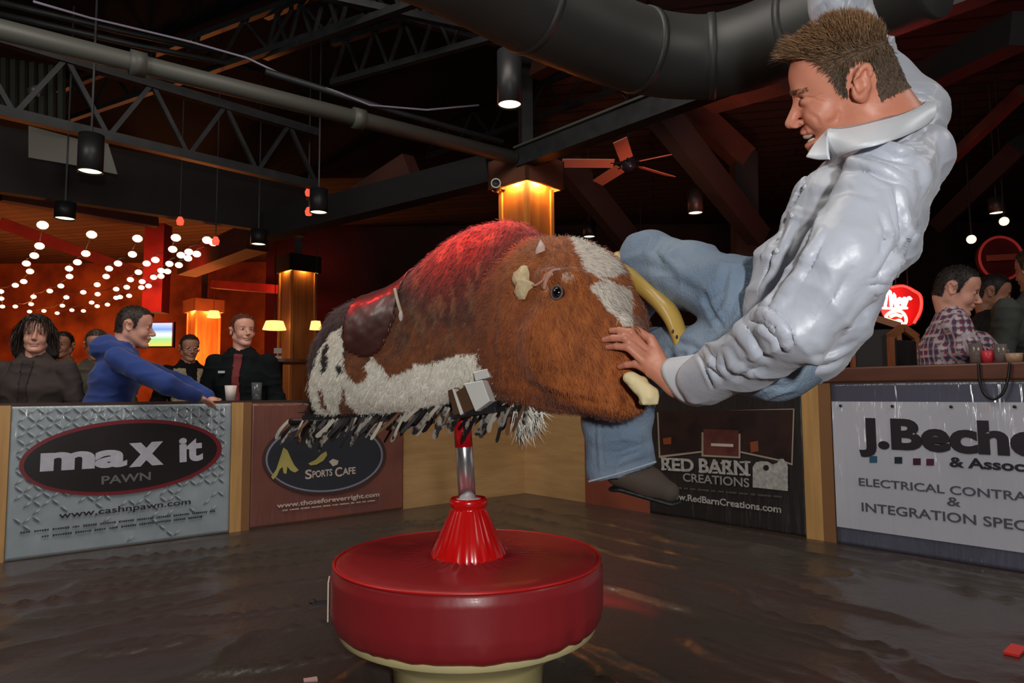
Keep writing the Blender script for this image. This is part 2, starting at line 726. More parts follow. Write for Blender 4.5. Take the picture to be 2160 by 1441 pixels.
a, b = zp(1085, 333, 3.2), zp(0, 62, 3.2)
a, b = ext(a, b, 0, 0.35)
t = thing('steel_beam', 'long grey-green pipe beam sloping from upper corner to wooden lamp column', 'beam', tuple(a))
m = MB().tube([a, b], 0.067, 14)
m.build('beam_body', PIPE_M, t, True)
for q in (0.60, 0.30):
    c = a + (b - a) * q
    MB().tube([c - nrm(b - a) * 0.05, c + nrm(b - a) * 0.05], 0.088, 14).build('coupling', PIPE_M, t, True)
t = thing('steel_beam', 'black square-cut beam rising from lamp column behind the big duct', 'beam', tuple(zp(1098, 336, 3.2)))
a, b = ext(zp(1098, 337, 3.2), zp(1440, 208, 3.2), 0, 1.6)
MB().bar(a, b, 0.14, 0.17).build('beam_body', STEEL_D, t)
MB().bar(a + Z * 0.10, b + Z * 0.10, 0.2, 0.02).build('flange', PIPE_M, t)


def truss(label, a, b, h, n, rb=0.03, group=None, m_=None):
    t = thing('roof_truss', label, 'truss', tuple((a + b) / 2), group)
    m_ = m_ or STEEL_D
    MB().bar(a, b, rb * 2.2, rb * 2.2).build('bottom_chord', m_, t)
    MB().bar(a + Z * h, b + Z * h, rb * 2.2, rb * 2.2).build('top_chord', m_, t)
    for i in range(n):
        p = a + (b - a) * (i / n)
        q = a + (b - a) * ((i + 0.5) / n)
        r = a + (b - a) * ((i + 1) / n)
        MB().bar(p, q + Z * h, rb, rb).build('web_bar', m_, t)
        MB().bar(q + Z * h, r, rb, rb).build('web_bar', m_, t)


a, b = ext(zp(583, 372, 3.0), zp(0, 235, 3.0), 0.2, 0.25)
truss('zigzag steel truss hanging under the pipe beam, above the can light with grey panel', a, b, 0.55, 5, 0.036)
G = 'open-web trusses under the dark roof'
tops = [((1000, 60), (-60, -170), 4.0, 'open-web truss deep in the roof just above the pale sagging cable'),
        ((1180, 130), (300, -120), 4.25, 'open-web truss crossing high between duct and cable'),
        ((700, 175), (1180, 40), 3.9, 'open-web truss slanting up behind the big duct, over the brightest can light'),
        ((560, 120), (1000, -40), 4.1, 'open-web truss slanting up near the top edge beside the duct'),
        ((120, 260), (820, 20), 4.1, 'long open-web truss crossing behind the pipe beam'),
        ((900, 330), (1500, 120), 4.2, 'open-web truss crossing above the wooden lamp column')]
for (p, q, z, lab) in tops:
    truss(lab, zp(*p, z), P(*q, zp(*p, z)[1] * 0.72) if q[1] < -20 else zp(*q, z), 0.4, 7, 0.026, G)

RAFT = mat('charred_rafter', (0.014, 0.012, 0.014), 0.7)
RUST = mat('rusty_red_board', (0.13, 0.042, 0.028), 0.8, n_scale=3, n_amt=0.3, col2=(0.06, 0.022, 0.017))
rf = [((1175, 322, 7.6), (1345, 530, 9.5), 0.28, RAFT, 'black slanting rafter right beside the glowing wooden column'),
      ((1380, 222, 6.4), (1600, 500, 8.6), 0.26, RAFT, 'black slanting rafter running down behind the ceiling fan'),
      ((1568, 325, 9.0), (1572, 560, 9.0), 0.30, RAFT, 'black upright post between fan and rider'),
      ((1440, 215, 8.6), (1570, 335, 9.0), 0.3, RUST, 'short reddish board between two black rafters above the fan'),
      ((1500, 200, 7.6), (1660, 150, 6.6), 0.34, RUST, 'wide grey-brown board below the duct bend'),
      ((2160, 60, 5.2), (1900, 190, 7.0), 0.26, RAFT, 'black rafter rising to the top corner behind the head of the rider'),
      ((2160, 300, 7.5), (1985, 470, 9.5), 0.26, RAFT, 'black rafter slanting above the plaid-shirted man'),
      ((2160, 190, 6.6), (1960, 380, 8.6), 0.12, RUST, 'thin reddish batten behind the rider shoulder'),
      ((760, 420, 8.0), (870, 350, 7.6), 0.28, RUST, 'short salmon board slanting under the pipe beam'),
      ((1130, 150, 6.6), (1190, 118, 6.2), 0.16, RUST, 'small salmon board end beside the brightest can light'),
      ((560, 480, 8.0), (1035, 360, 7.1), 0.30, RAFT, 'broad black girder from can light to wooden column cap'),
      ((395, 560, 14.0), (545, 500, 11.0), 0.45, RUST, 'red-lit slanting brace beside the red post'),
      ((450, 600, 14.0), (600, 612, 13.0), 0.16, RUST, 'pinkish horizontal tie running to the lit column'),
      ((0, 412, 9.2), (330, 470, 11.2), 0.16, RUST, 'red-lit edge beam above the rows of bulbs'),
      ((0, 470, 13.0), (330, 590, 15.0), 0.22, RUST, 'faint red rafter crossing behind the rows of bulbs'),
      ((335, 475, 12.5), (328, 660, 12.5), 0.36, RUST, 'red upright post at the end of the bulb rows')]
for (p, q, w, mm, lab) in rf:
    p3, q3 = P(*p), P(*q)
    o = MB().bar(p3, q3, w, w * 0.8, up=(0, 1, 0)).build('roof_timber', mm, loc=tuple((p3 + q3) / 2))
    tag(o, lab, 'beam')
# black fascia hiding the far roof over the red room
a, b = zp(640, 500, 2.9), zp(-60, 398, 2.9)
a, b = ext(a, b, 0.0, 0.3)
o = MB().bar(a + Z * 0.33, b + Z * 0.33, 0.12, 0.66).build('fascia_board', mat('black_fascia', (0.022, 0.015, 0.014), 0.7), loc=tuple(a))
tag(o, 'deep black fascia board above the red-lit room', 'fascia')
# grey panels and corrugated sheet seen through the steel
PAN = mat('pale_panel', (0.33, 0.31, 0.27), 0.6)
o = MB().hexa([P(60, 265, 6.2), P(178, 297, 6.2), P(178, 352, 6.2), P(60, 332, 6.2), P(60, 265, 6.3), P(178, 297, 6.3), P(178, 352, 6.3), P(60, 332, 6.3)][:4][::-1]
              + [P(60, 265, 6.3), P(178, 297, 6.3), P(178, 352, 6.3), P(60, 332, 6.3)][::-1]).build('sign_panel', PAN, loc=tuple(P(120, 310, 6.2)))
tag(o, 'blank pale panel behind the black can light with the widest mouth', 'panel')
o = MB().hexa([P(218, 300, 6.3), P(228, 303, 6.3), P(248, 368, 6.3), P(218, 362, 6.3), P(218, 300, 6.36), P(228, 303, 6.36), P(248, 368, 6.36), P(218, 362, 6.36)]).build('torn_panel', PAN, loc=tuple(P(230, 340, 6.3)))
tag(o, 'narrow pale scrap of panel beside the can light', 'panel')
mcor = MB()
for i in range(9):
    mcor.bar(P(-30 + 20 * i, 118 + 3 * i, 6.7), P(-30 + 20 * i, 235 + 4 * i, 6.7), 0.05, 0.05, up=(0, 1, 0))
o = mcor.build('corrugated_sheet', mat('dull_zinc', (0.10, 0.11, 0.09), 0.4, 0.4), loc=tuple(P(70, 180, 6.7)))
tag(o, 'ribbed dull metal sheet between pipe beam and truss', 'metal sheet')
t = thing('clip_spotlight', 'small white-glinting spotlight in front of the ribbed metal sheet', 'spotlight', tuple(P(70, 190, 6.0)))
MB().tube([P(62, 192, 6.0), P(80, 192, 5.9)], [0.03, 0.05], 12).build('lamp_head', CHROME, t, True)
MB().bar(P(62, 195, 6.0), P(50, 230, 6.0), 0.02, 0.02).build('clamp', STEEL_D, t)
o = MB().tube([P(70, 3, 4.6), P(190, 38, 4.9), P(250, 52, 5.0), P(400, 88, 5.2), P(520, 122, 5.4), P(600, 160, 5.5), P(700, 190, 5.7), P(780, 222, 5.9), P(900, 232, 6.1), P(1010, 222, 6.3)], 0.009, 6).build('hanging_cable', mat('pale_cable', (0.28, 0.25, 0.33), 0.4), None, True, loc=tuple(P(400, 88, 5.2)))
tag(o, 'thin pale cable sagging above the pipe beam', 'cable')
mm_ = MB()
for (x0, y0, x1, y1) in ((0, 30, 560, 150), (560, 150, 1060, 300), (0, 5, 500, 118)):
    mm_.tube([P(x0, y0, 5.4), P((x0 + x1) / 2, (y0 + y1) / 2 + 4, 6.0), P(x1, y1, 6.6)], 0.028, 8)
o = mm_.build('conduit', STEEL_D, None, True, loc=tuple(P(300, 80, 5.5)))
tag(o, 'dark electrical conduit run beside the pale cable', 'conduit')

# big round duct
DUCT = mat('grey_duct', (0.050, 0.050, 0.047), 0.5, n_scale=3, n_amt=0.3, col2=(0.036, 0.036, 0.035))
dz = 2.86
def dp(px, py):
    return floor_pt(px, py, dz)
ctrl = [P(760, -250, 2.75), P(930, -140, 2.95), P(1120, -32, 3.35), P(1260, 38, 3.65), P(1350, 78, 3.82), P(1430, 98, 3.9), P(1500, 98, 3.9), P(1580, 74, 3.8), P(1680, 22, 3.6), P(1800, -60, 3.35), P(1960, -190, 3.05)]
for c in ctrl:
    c[2] = dz
def spline(pts, n=6):
    pts = [np.array(p, float) for p in pts]
    out = []
    for i in range(len(pts) - 1):
        p0, p1, p2, p3 = pts[max(i - 1, 0)], pts[i], pts[i + 1], pts[min(i + 2, len(pts) - 1)]
        for k in range(n):
            t_ = k / n
            out.append(0.5 * ((2 * p1) + (-p0 + p2) * t_ + (2 * p0 - 5 * p1 + 4 * p2 - p3) * t_ ** 2 + (-p0 + 3 * p1 - 3 * p2 + p3) * t_ ** 3))
    out.append(pts[-1])
    return out
t = thing('air_duct', 'fat round charcoal air duct bending above the rider', 'duct', tuple(ctrl[5]))
MB().tube(spline(ctrl, 6), 0.235, 36).build('duct_pipe', DUCT, t, True)
for i in (2, 4, 6, 8):
    d = nrm(ctrl[i + 1] - ctrl[i - 1])
    MB().tube([ctrl[i] - d * 0.02, ctrl[i] + d * 0.02], 0.243, 36).build('seam_band', DUCT, t, True)
for i in (3, 8):
    MB().bar(ctrl[i] + Z * 0.22, ctrl[i] + Z * 1.85, 0.02, 0.02).build('hanger_rod', STEEL_D, t)

# can lights
LAMP_E = mat('lamp_glow', (1, 0.9, 0.7), 0.4, emit=(1.0, 0.86, 0.55), es=2.6)
CAN_M = mat('can_black', (0.020, 0.019, 0.021), 0.45)
cans = [(1075, 222, 4.7, 110, 'black can light with the largest glowing mouth, beside the duct', 30),
        (190, 363, 5.1, 285, 'black can light hanging in front of the blank pale panel', 18),
        (137, 462, 6.2, 428, 'small black can light over the rows of red-room bulbs', 8),
        (672, 449, 6.6, 400, 'black can light beside the small red lamps, above the lit column further back', 8),
        (545, 516, 7.8, 485, 'faint black can light next to the end of the bulb rows', 5),
        (1467, 450, 7.8, 400, 'black can light below the ceiling fan, in front of the rider chest', 6),
        (2103, 450, 8.2, 418, 'black can light high above the plaid-shirted man', 6),
        (1243, 500, 9.6, 470, 'far can light just above the bull forehead', 3)]
for (px, py, d, ytop, lab, pw) in cans:
    c = P(px, py, d)
    top = P(px, ytop, d)[2]
    t = thing('can_light', lab, 'ceiling light', tuple(c), 'black can lights on the ceiling')
    r = 0.088
    MB().lathe((c[0], c[1], 0), [(r - .006, c[2] + .05), (r - .006, c[2]), (r, c[2]), (r, top), (0.001, top)], 28).build('can_housing', CAN_M, t, True)
    MB().lathe((c[0], c[1], 0), [(0.001, c[2] + .012), (r - .008, c[2] + .012), (r - .008, c[2] + .03), (0.001, c[2] + .03)], 24).build('glowing_lens', LAMP_E, t)
    MB().bar((c[0], c[1], top), (c[0], c[1], 4.66), 0.014, 0.014).build('hanger_rod', STEEL_D, t)
    lamp('can_light_lamp', 'SPOT', (c[0], c[1], c[2] - 0.01), pw * 1.3, (1.0, 0.82, 0.55), (c[0], c[1], 0), 0.07, 80, 0.8)
BULB_E = mat('bulb_glow', (1, 0.7, 0.5), 0.4, emit=(1.0, 0.62, 0.36), es=2.4)
for (px, py, lab) in ((2118, 467, 'bare warm bulb just below the can light over the plaid-shirted man'), (2049, 505, 'bare warm bulb above the head of the plaid-shirted man')):
    c = P(px, py, 8.0)
    t = thing('pendant_bulb', lab, 'light bulb', tuple(c))
    MB().ball(c, 0.052, 14).build('bulb', BULB_E, t, True)
    MB().bar(c + Z * 0.05, (c[0], c[1], 4.66), 0.012, 0.012).build('cord', BLACK, t)

# small red lamps beside the can light
RED_E = mat('red_glass', (1, 0.1, 0.05), 0.3, emit=(1.0, 0.10, 0.05), es=1.2)
for (px, py, lab) in ((651, 407, 'upper small red lamp beside the can light'), (651, 448, 'lower small red lamp touching the can light'), (455, 510, 'tiny orange-red spotlight clipped at the end of the bulb rows'), (380, 468, 'tiny red spotlight on the red-lit edge beam')):
    c = P(px, py, 6.9)
    t = thing('red_lamp', lab, 'lamp', tuple(c))
    MB().lathe(c - Z * 0.04, [(0.001, 0), (0.03, 0.01), (0.038, 0.05), (0.02, 0.09)], 14).build('lamp_shade', RED_E, t, True)
    MB().bar(c + Z * 0.05, (c[0], c[1], 4.62), 0.010, 0.010).build('stem', BLACK, t)

# ceiling fan
FAN_B = mat('fan_blade_wood', (0.75, 0.28, 0.18), 0.4)
fc = P(1325, 345, 7.4)
t = thing('ceiling_fan', 'five-bladed ceiling fan with reddish wooden blades', 'ceiling fan', tuple(fc))
MB().lathe(fc, [(0.001, -.09), (.05, -.085), (.085, -.04), (.09, .03), (.05, .08), (.02, .1), (.02, .75), (.06, .78), (.06, .86)], 24).build('motor_housing', mat('fan_motor', (0.03, 0.04, 0.07), 0.3, 0.5), t, True)
for k in range(5):
    a = math.radians(38 + 72 * k)
    d = np.array([math.cos(a), math.sin(a), 0.0])
    s = np.array([-math.sin(a), math.cos(a), 0.0])
    ss = nrm(s + Z * 0.35)
    bl = MB().obox(fc + d * 0.45, (d, ss, np.cross(d, ss)), (0.29, 0.075, 0.006)).build('blade', FAN_B, t, bevel=0.02)
    MB().bar(fc + d * 0.06, fc + d * 0.2, 0.04, 0.01).build('blade_arm', BLACK, bl)

# wooden lamp columns with glowing caps
COLW = mat('column_wood', (0.42, 0.16, 0.045), 0.55, n_scale=2.5, n_amt=0.25, col2=(0.22, 0.07, 0.02), stretch=(7, 7, 0.6))
CAPW = mat('column_cap', (0.24, 0.085, 0.045), 0.6, n_scale=3, n_amt=0.3, col2=(0.14, 0.05, 0.03))
EDG = mat('column_edge', (0.55, 0.22, 0.06), 0.5)
def column(px, ycap, d, side, cap, lab, pw, capm=None, roth=45, caph=0.30, col=(1.0, 0.50, 0.10)):
    c = P(px, ycap, d)
    zc = c[2]
    ra = math.radians(roth)
    ax = (np.array([math.cos(ra), math.sin(ra), 0]), np.array([-math.sin(ra), math.cos(ra), 0]), Z)
    t = thing('lamp_column', lab, 'column', (c[0], c[1], GROUND))
    MB().obox((c[0], c[1], (GROUND + zc + caph - .02) / 2), ax, (side / 2, side / 2, (zc + caph - .02 - GROUND) / 2)).build('post', COLW, t)
    MB().bar((c[0], c[1], zc + caph - .03), (c[0], c[1], 4.66), .12, .12).build('steel_stub', STEEL_D, t)
    for sx in (-1, 1):
        for sy in (-1, 1):
            p = np.array([c[0], c[1], 0]) + ax[0] * sx * (side / 2) + ax[1] * sy * (side / 2)
            MB().obox((p[0], p[1], (GROUND + zc) / 2), ax, (0.022, 0.022, (zc - GROUND) / 2)).build('corner_trim', EDG, t)
    cm = MB()
    # open-bottomed box: four boards and a lid
    for k, (i, j) in enumerate(((0, 1), (0, -1), (1, 1), (1, -1))):
        n_ = ax[i] * j
        cm.obox(np.array([c[0], c[1], zc + caph / 2]) + n_ * (cap / 2 - 0.015), (ax[1 - i], n_, Z), (cap / 2, 0.015, caph / 2))
    cm.obox((c[0], c[1], zc + caph - 0.01), ax, (cap / 2 - .03, cap / 2 - .03, 0.01))
    cm.build('cap_box', capm or CAPW, t)
    for (i, j) in ((0, 1), (0, -1), (1, 1), (1, -1)):
        n_ = ax[i] * j
        q = np.array([c[0], c[1], zc + 0.10]) + n_ * (side / 2 + (cap - side) / 4)
        MB().ball(q, 0.03, 10).build('bulb', LAMP_E, t, True)
        lamp('column_lamp', 'POINT', tuple(q - Z * 0.045), pw, col, None, 0.03)
    return t
t1 = column(1110, 402, 6.9, 0.36, 0.56, 'wooden column with bright yellow-lit top behind the bull hump', 27)
column(628, 577, 11.4, 0.42, 0.56, 'wooden column with lit top behind the bull rump', 16, capm=BLACK, caph=0.28)
column(430, 660, 16.6, 0.55, 0.75, 'reddish column far back beyond the man in the black jacket', 22, capm=CAPW)
# round clock-like badge on the cap
c = P(1046, 387, 6.62)
t = thing('round_camera', 'small round white-rimmed device on the lit column cap', 'security camera', tuple(c))
MB().bar(c + np.array([0, .1, 0]), c + np.array([.12, .32, .03]), .03, .03, up=(0, 0, 1)).build('mount_arm', STEEL_D, t)
MB().tube([c, c + np.array([0, 0.12, 0])], 0.05, 20).build('camera_body', STEEL_D, t, True)
mm_ = MB()
for k in range(24):
    a0, a1 = 2 * math.pi * k / 24, 2 * math.pi * (k + 1) / 24
    mm_.bar(c + np.array([math.cos(a0), -0.15, math.sin(a0)]) * 0.044, c + np.array([math.cos(a1), -0.15, math.sin(a1)]) * 0.044, .012, .012)
mm_.build('camera_ring', mat('white_ring', (0.6, 0.6, 0.55), 0.4), t)

# strings of bulbs in the red room
SB_E = mat('string_bulb_glow', (1, 0.6, 0.5), 0.4, emit=(1.0, 0.55, 0.38), es=2.6)
strings = [
    [(270, 165), (250, 297), (217, 358), (167, 408), (190, 458), (150, 522), (97, 546), (5, 585), (8, 630), (15, 680)],
    [(580, 225), (543, 345), (490, 400), (437, 440), (440, 490), (385, 550), (315, 582), (212, 618), (197, 665), (97, 680)],
    [(870, 250), (838, 350), (747, 408), (690, 440), (672, 490), (615, 542), (527, 590), (420, 622), (395, 675), (278, 708), (187, 712)],
    [(1113, 245), (1093, 318), (983, 385), (928, 408), (876, 463), (825, 510), (735, 570), (618, 602), (580, 655), (455, 703), (362, 722)],
    [(1310, 260), (1195, 335), (1145, 355), (1072, 410), (1020, 453), (972, 495), (900, 523), (802, 558), (735, 625), (680, 668), (528, 708)],
    [(1350, 275), (1245, 348), (1190, 375), (1132, 418), (1060, 458), (1018, 488), (940, 550), (895, 560), (817, 612), (760, 620), (615, 678)]]
labs = ['string of warm bulbs whose top bulb hangs just under a can light', 'string of warm bulbs second over from the one under the can light',
        'string of warm bulbs in the middle of the red ceiling', 'string of warm bulbs ending above the blue-hooded man',
        'string of warm bulbs starting at the bright cluster by the red brace, its inner row', 'string of warm bulbs starting at the bright cluster by the red brace, its outer row']
sb = None
for i, (st, lab) in enumerate(zip(strings, labs)):
    pts = []
    for (cx, cy) in st:
        px, py = cx / 3, 420 + cy / 3
        pts.append(floor_pt(px, py, CAM_Z + 1.95))
    t = thing('string_light', lab, 'string lights', tuple(pts[0]), 'strings of warm bulbs over the red room')
    sag = []
    for j in range(len(pts) - 1):
        sag += [pts[j] + Z * 0.07, (pts[j] + pts[j + 1]) / 2 + Z * 0.03]
    sag.append(pts[-1] + Z * 0.07)
    MB().tube(sag, 0.006, 5).build('wire', BLACK, t)
    for p in pts:
        if sb is None:
            sb = MB().ball((0, 0, 0), (0.062, 0.062, 0.05), 12).build('bulb', SB_E, None, True)
            o = sb
        else:
            o = sb.copy()
            COL.objects.link(o)
        k_ = min(1.0, 0.62 + 2.6 / p[1])
        o.location = p
        o.scale = (k_, k_, k_)
        put_under(o, t)

# tv, wall lamps, bar signs
t = thing('television', 'bright television screen beside the face of the blue-hooded man', 'television', tuple(P(325, 708, 12.6)))
MB().bar(P(322, 700, 12.72), P(322, 700, 12.72) * np.array([1, 1, 0]) + Z * 4.66, .04, .04).build('ceiling_mount', BLACK, t)
c = P(322, 706, 12.6)
MB().obox(c + np.array([0, 0.05, 0]), ((1, 0, 0), (0, 1, 0), (0, 0, 1)), (0.38, 0.04, 0.24)).build('tv_case', BLACK, t)
tvm = mat('tv_picture', (0, 0, 0), 0.4)
nt = tvm.node_tree
tc = nt.nodes.new('ShaderNodeTexCoord')
sx = nt.nodes.new('ShaderNodeSeparateXYZ')
rp = nt.nodes.new('ShaderNodeValToRGB')
nt.links.new(tc.outputs['Generated'], sx.inputs[0])
nt.links.new(sx.outputs[2], rp.inputs[0])
for pos, cc in ((0.0, (0.75, 0.65, 0.1)), (0.3, (0.35, 0.7, 0.25)), (0.5, (0.8, 0.9, 0.95)), (0.72, (0.15, 0.35, 0.9))):
    e = rp.color_ramp.elements.new(pos) if pos not in (0.0,) else rp.color_ramp.elements[0]
    e.color = (*cc, 1)
rp.color_ramp.elements[-1].color = (0.6, 0.7, 1, 1)
nt.links.new(rp.outputs[0], nt.nodes['Principled BSDF'].inputs['Emission Color'])
nt.nodes['Principled BSDF'].inputs['Emission Strength'].default_value = 1.3
MB().obox(c, ((1, 0, 0), (0, 1, 0), (0, 0, 1)), (0.355, 0.012, 0.215)).build('screen', tvm, t)
SH_E = mat('amber_shade', (1, 0.6, 0.2), 0.5, emit=(1.0, 0.55, 0.16), es=1.9)
for (px, py, d, w, lab) in ((579, 688, 11.0, 0.17, 'amber pendant lamp beside the lit column behind the bull rump'), (666, 688, 11.0, 0.09, 'small amber lamp between lit column and bull rump'), (1355, 645, 12.0, 0.10, 'tiny amber lamp seen between bull horn and forehead'), (451, 664, 14.0, 0.12, 'small white wall lamp at the top of the far reddish column')):
    c = P(px, py, d)
    t = thing('glowing_lamp', lab, 'lamp', tuple(c))
    MB().lathe(c - Z * 0.06, [(w * 1.1, 0), (w * 0.8, 0.14), (0.001, 0.15)], 18).build('lamp_shade', SH_E, t, True)
    MB().bar(c + Z * 0.08, (c[0], c[1], 4.66), .012, .012).build('cord', BLACK, t)
c = P(586, 740, 9.0)
t = thing('menu_card', 'small white card standing on a far table beside the lit column', 'card', tuple(c))
MB().obox(c, ((1, 0.2, 0), (-0.2, 1, 0), Z), (0.05, 0.004, 0.035)).build('upper_card', mat('card_white', (0.7, 0.68, 0.62), 0.6), t)
MB().obox(c - Z * 0.09, ((1, 0.2, 0), (-0.2, 1, 0), Z), (0.05, 0.004, 0.02)).build('lower_card', mat('card_white2', (0.7, 0.68, 0.62), 0.6), t)
TABW = mat('bar_table_wood', (0.20, 0.07, 0.03), 0.4, n_scale=4, n_amt=0.3)
def bar_table(px, py, d, w, lab):
    c = P(px, py, d)
    t = thing('bar_table', lab, 'table', (c[0], c[1], GROUND))
    MB().lathe((c[0], c[1], c[2] - .04), [(0.001, 0), (w, 0), (w, .04), (0.001, .04)], 28).build('table_top', TABW, t)
    MB().lathe((c[0], c[1], GROUND), [(.25, 0), (.25, .02), (.04, .05), (.04, c[2] - .04 - GROUND)], 16).build('table_leg', BLACK, t)
bar_table(590, 760, 9.0, 0.45, 'round bar table beside the lit column behind the bull rump')
bar_table(150, 790, 8.0, 0.5, 'round bar table behind the dark-haired woman')

# neon sign
NE_W = mat('neon_white', (1, 1, 1), 0.3, emit=(1.0, 0.80, 0.82), es=6)
NE_R = mat('neon_red', (1, 0.1, 0.1), 0.3, emit=(1.0, 0.03, 0.02), es=2.6)
NE_Y = mat('neon_amber', (1, 0.9, 0.5), 0.3, emit=(1.0, 0.78, 0.40), es=3.2)
t = thing('neon_sign', 'glowing neon script sign with red halo next to the plaid-shirted man', 'neon sign', tuple(P(1890, 640, 7.4)))
MB().lathe(P(1902, 645, 7.62), [(0.001, 0), (0.24, 0), (0.24, .03), (0.001, .03)], 40, (0, 1, 0)).build('red_glow_disc', mat('red_glow', (0.6, 0.02, 0.02), 0.5), t)  # round red glow behind the tubes, put into a coloured disc
def px_tube(pts, d, r, n=4):
    return MB().tube(spline([P(x, y, d) for x, y in pts], n), r, 8)
for x_ in (1890, 1915):
    q = P(x_, 612, 7.63)
    MB().bar(q, (q[0], q[1], 4.66), .008, .008).build('hanging_chain', BLACK, t)
px_tube([(1867, 648), (1872, 618), (1878, 617), (1880, 648), (1886, 620), (1890, 648)], 7.4, 0.014).build('script_stroke', NE_W, t, True)
px_tube([(1890, 648), (1896, 630), (1901, 634), (1893, 644), (1902, 648), (1906, 630), (1910, 632), (1908, 648), (1916, 628), (1922, 632)], 7.4, 0.014).build('script_stroke', NE_W, t, True)
px_tube([(1862, 650), (1890, 651), (1914, 650)], 7.4, 0.012).build('script_underline', NE_W, t, True)
px_tube([(1868, 668), (1876, 660), (1890, 656), (1902, 658), (1910, 668), (1911, 680), (1904, 684), (1898, 676), (1886, 678), (1874, 674), (1868, 668)], 7.4, 0.016).build('emblem_outline', NE_Y, t, True)
px_tube([(1878, 668), (1890, 664), (1902, 668)], 7.4, 0.018).build('emblem_stroke', NE_Y, t, True)
px_tube([(1925, 612), (1940, 622), (1944, 640), (1940, 660), (1928, 682)], 7.42, 0.016).build('red_arc', NE_R, t, True)
px_tube([(1880, 606), (1905, 603), (1926, 612)], 7.42, 0.014).build('red_arc', NE_R, t, True)
lamp('neon_lamp', 'POINT', tuple(P(1905, 640, 7.3)), 14, (1.0, 0.03, 0.02), None, 0.08)
t = thing('round_sign', 'dim round red sign on the far wall above two men at the bar', 'wall sign', tuple(P(2112, 545, 9.0)))
c = P(2112, 545, 9.0)
MB().lathe(c + np.array([0, .04, 0]), [(0.001, 0), (0.30, 0), (0.30, .03), (0.001, .03)], 36, (0, 1, 0)).build('sign_disc', mat('dark_red_disc', (0.10, 0.012, 0.012), 0.5), t)
mm_ = MB()
mm_.tube([c + 0.29 * np.array([math.cos(2 * math.pi * k / 36), 0, math.sin(2 * math.pi * k / 36)]) for k in range(37)], 0.018, 8)
mm_.build('neon_ring', mat('dim_neon', (0.4, 0.05, 0.05), 0.4, emit=(0.8, 0.06, 0.05), es=0.13), t, True)
MB().bar(c + np.array([-.2, -.01, 0]), c + np.array([.2, -.01, 0.02]), .02, .08).build('sign_bar', mat('dim_neon2', (0.4, 0.1, 0.06), 0.4, emit=(0.8, 0.1, 0.06), es=0.0), t)
c = P(2100, 670, 5.4)
t = thing('red_glass_lamp', 'glowing orange-red glass lamp behind the plaid-shirted man', 'lamp', (c[0], c[1], GROUND))
MB().ball(c, (0.06, 0.06, 0.045), 16).build('glass_globe', mat('ember_glass', (1, 0.2, 0.1), 0.3, emit=(1.0, 0.16, 0.05), es=0.9), t, True)
MB().bar((c[0], c[1], GROUND), c - Z * .03, .02, .02).build('stand', BLACK, t)

# chairs behind the right barrier
CH = mat('chair_wood', (0.35, 0.12, 0.05), 0.5)
CHP = mat('chair_pad', (0.02, 0.015, 0.015), 0.6)
def chair(px, ptop, d, w, lab, rz):
    c = P(px, ptop, d)
    t = thing('bar_chair', lab, 'chair', (c[0], c[1], GROUND))
    ra = math.radians(rz)
    X, Y = np.array([math.cos(ra), math.sin(ra), 0]), np.array([-math.sin(ra), math.cos(ra), 0])
    b0 = np.array([c[0], c[1], 0])
    zt = c[2]
    for s in (-1, 1):
        MB().bar(b0 + X * s * w / 2 + Z * GROUND, b0 + X * s * w / 2 * .9 + Z * zt, .035, .035, up=(0, 1, 0)).build('leg', CH, t)
        MB().bar(b0 + X * s * w / 2 + Y * .4 + Z * GROUND, b0 + X * s * w / 2 + Y * .4 + Z * .48, .035, .035, up=(0, 1, 0)).build('leg', CH, t)
    MB().bar(b0 - X * w / 2 + Z * zt, b0 + Z * (zt + .07), .03, .05).bar(b0 + Z * (zt + .07), b0 + X * w / 2 + Z * zt, .03, .05).build('crest_rail', CH, t)
    MB().obox(b0 + Z * (zt - .22), (X, Y, Z), (w / 2 - .03, .02, .2)).build('back_pad', CHP, t, bevel=.01)
    MB().obox(b0 + Y * .2 + Z * .5, (X, Y, Z), (w / 2, .22, .03)).build('seat', CHP, t, bevel=.01)
chair(1905, 712, 4.7, 0.26, 'wooden bar chair with orange-lit frame beside the plaid-shirted man', 20)
chair(1845, 690, 5.2, 0.34, 'dark bar chair behind the rider back, next to the orange-framed one', -25)

# ------------------------------------------------------------------ the pit
def bpanel(C, D, N, u0, u1, z0, z1, off, th):
    a = C + D * u0 + Z * z0 + N * off
    b = C + D * u1 + Z * z0 + N * off
    return [a, b, b - N * th, a - N * th, a + Z * (z1 - z0), b + Z * (z1 - z0), b - N * th + Z * (z1 - z0), a - N * th + Z * (z1 - z0)]
def ul(px, py=1000):
    return float((wl(px, py) - C0) @ DL)
def ur(px, py=1000):
    return float((wr(px, py) - C0) @ DR)
LH = wl(250, 853)[2]
LH2 = wl(700, 846)[2]
LTOP = (LH + LH2) / 2
RTOP = wr(1765, 808)[2]
tL = thing('pit_barrier', 'plywood pit barrier carrying the silver and the brown banner', 'barrier', tuple(C0 + DL * 2))
MB().hexa(bpanel(C0, DL, NL, -0.05, 6.2, GROUND, LTOP - 0.004, 0.0, 0.03)).build('board', PLY, tL)
MB().hexa(bpanel(C0, DL, NL, -0.05, 6.2, LTOP - 0.004, LTOP + 0.012, 0.01, 0.11)).build('top_rail', mat('dark_rail', (0.05, 0.02, 0.015), 0.5), tL)
for (x0, x1, mm) in ((484, 508, POST_M), (508, 525, POST_E), (-8, 16, POST_M)):
    MB().hexa(bpanel(C0, DL, NL, ul(x1, 990), ul(x0, 990), 0.0, LTOP, 0.022, 0.021)).build('batten', mm, tL)
tR = thing('pit_barrier', 'plywood pit barrier carrying the black and the silver-blue banner', 'barrier', tuple(C0 + DR * 2))
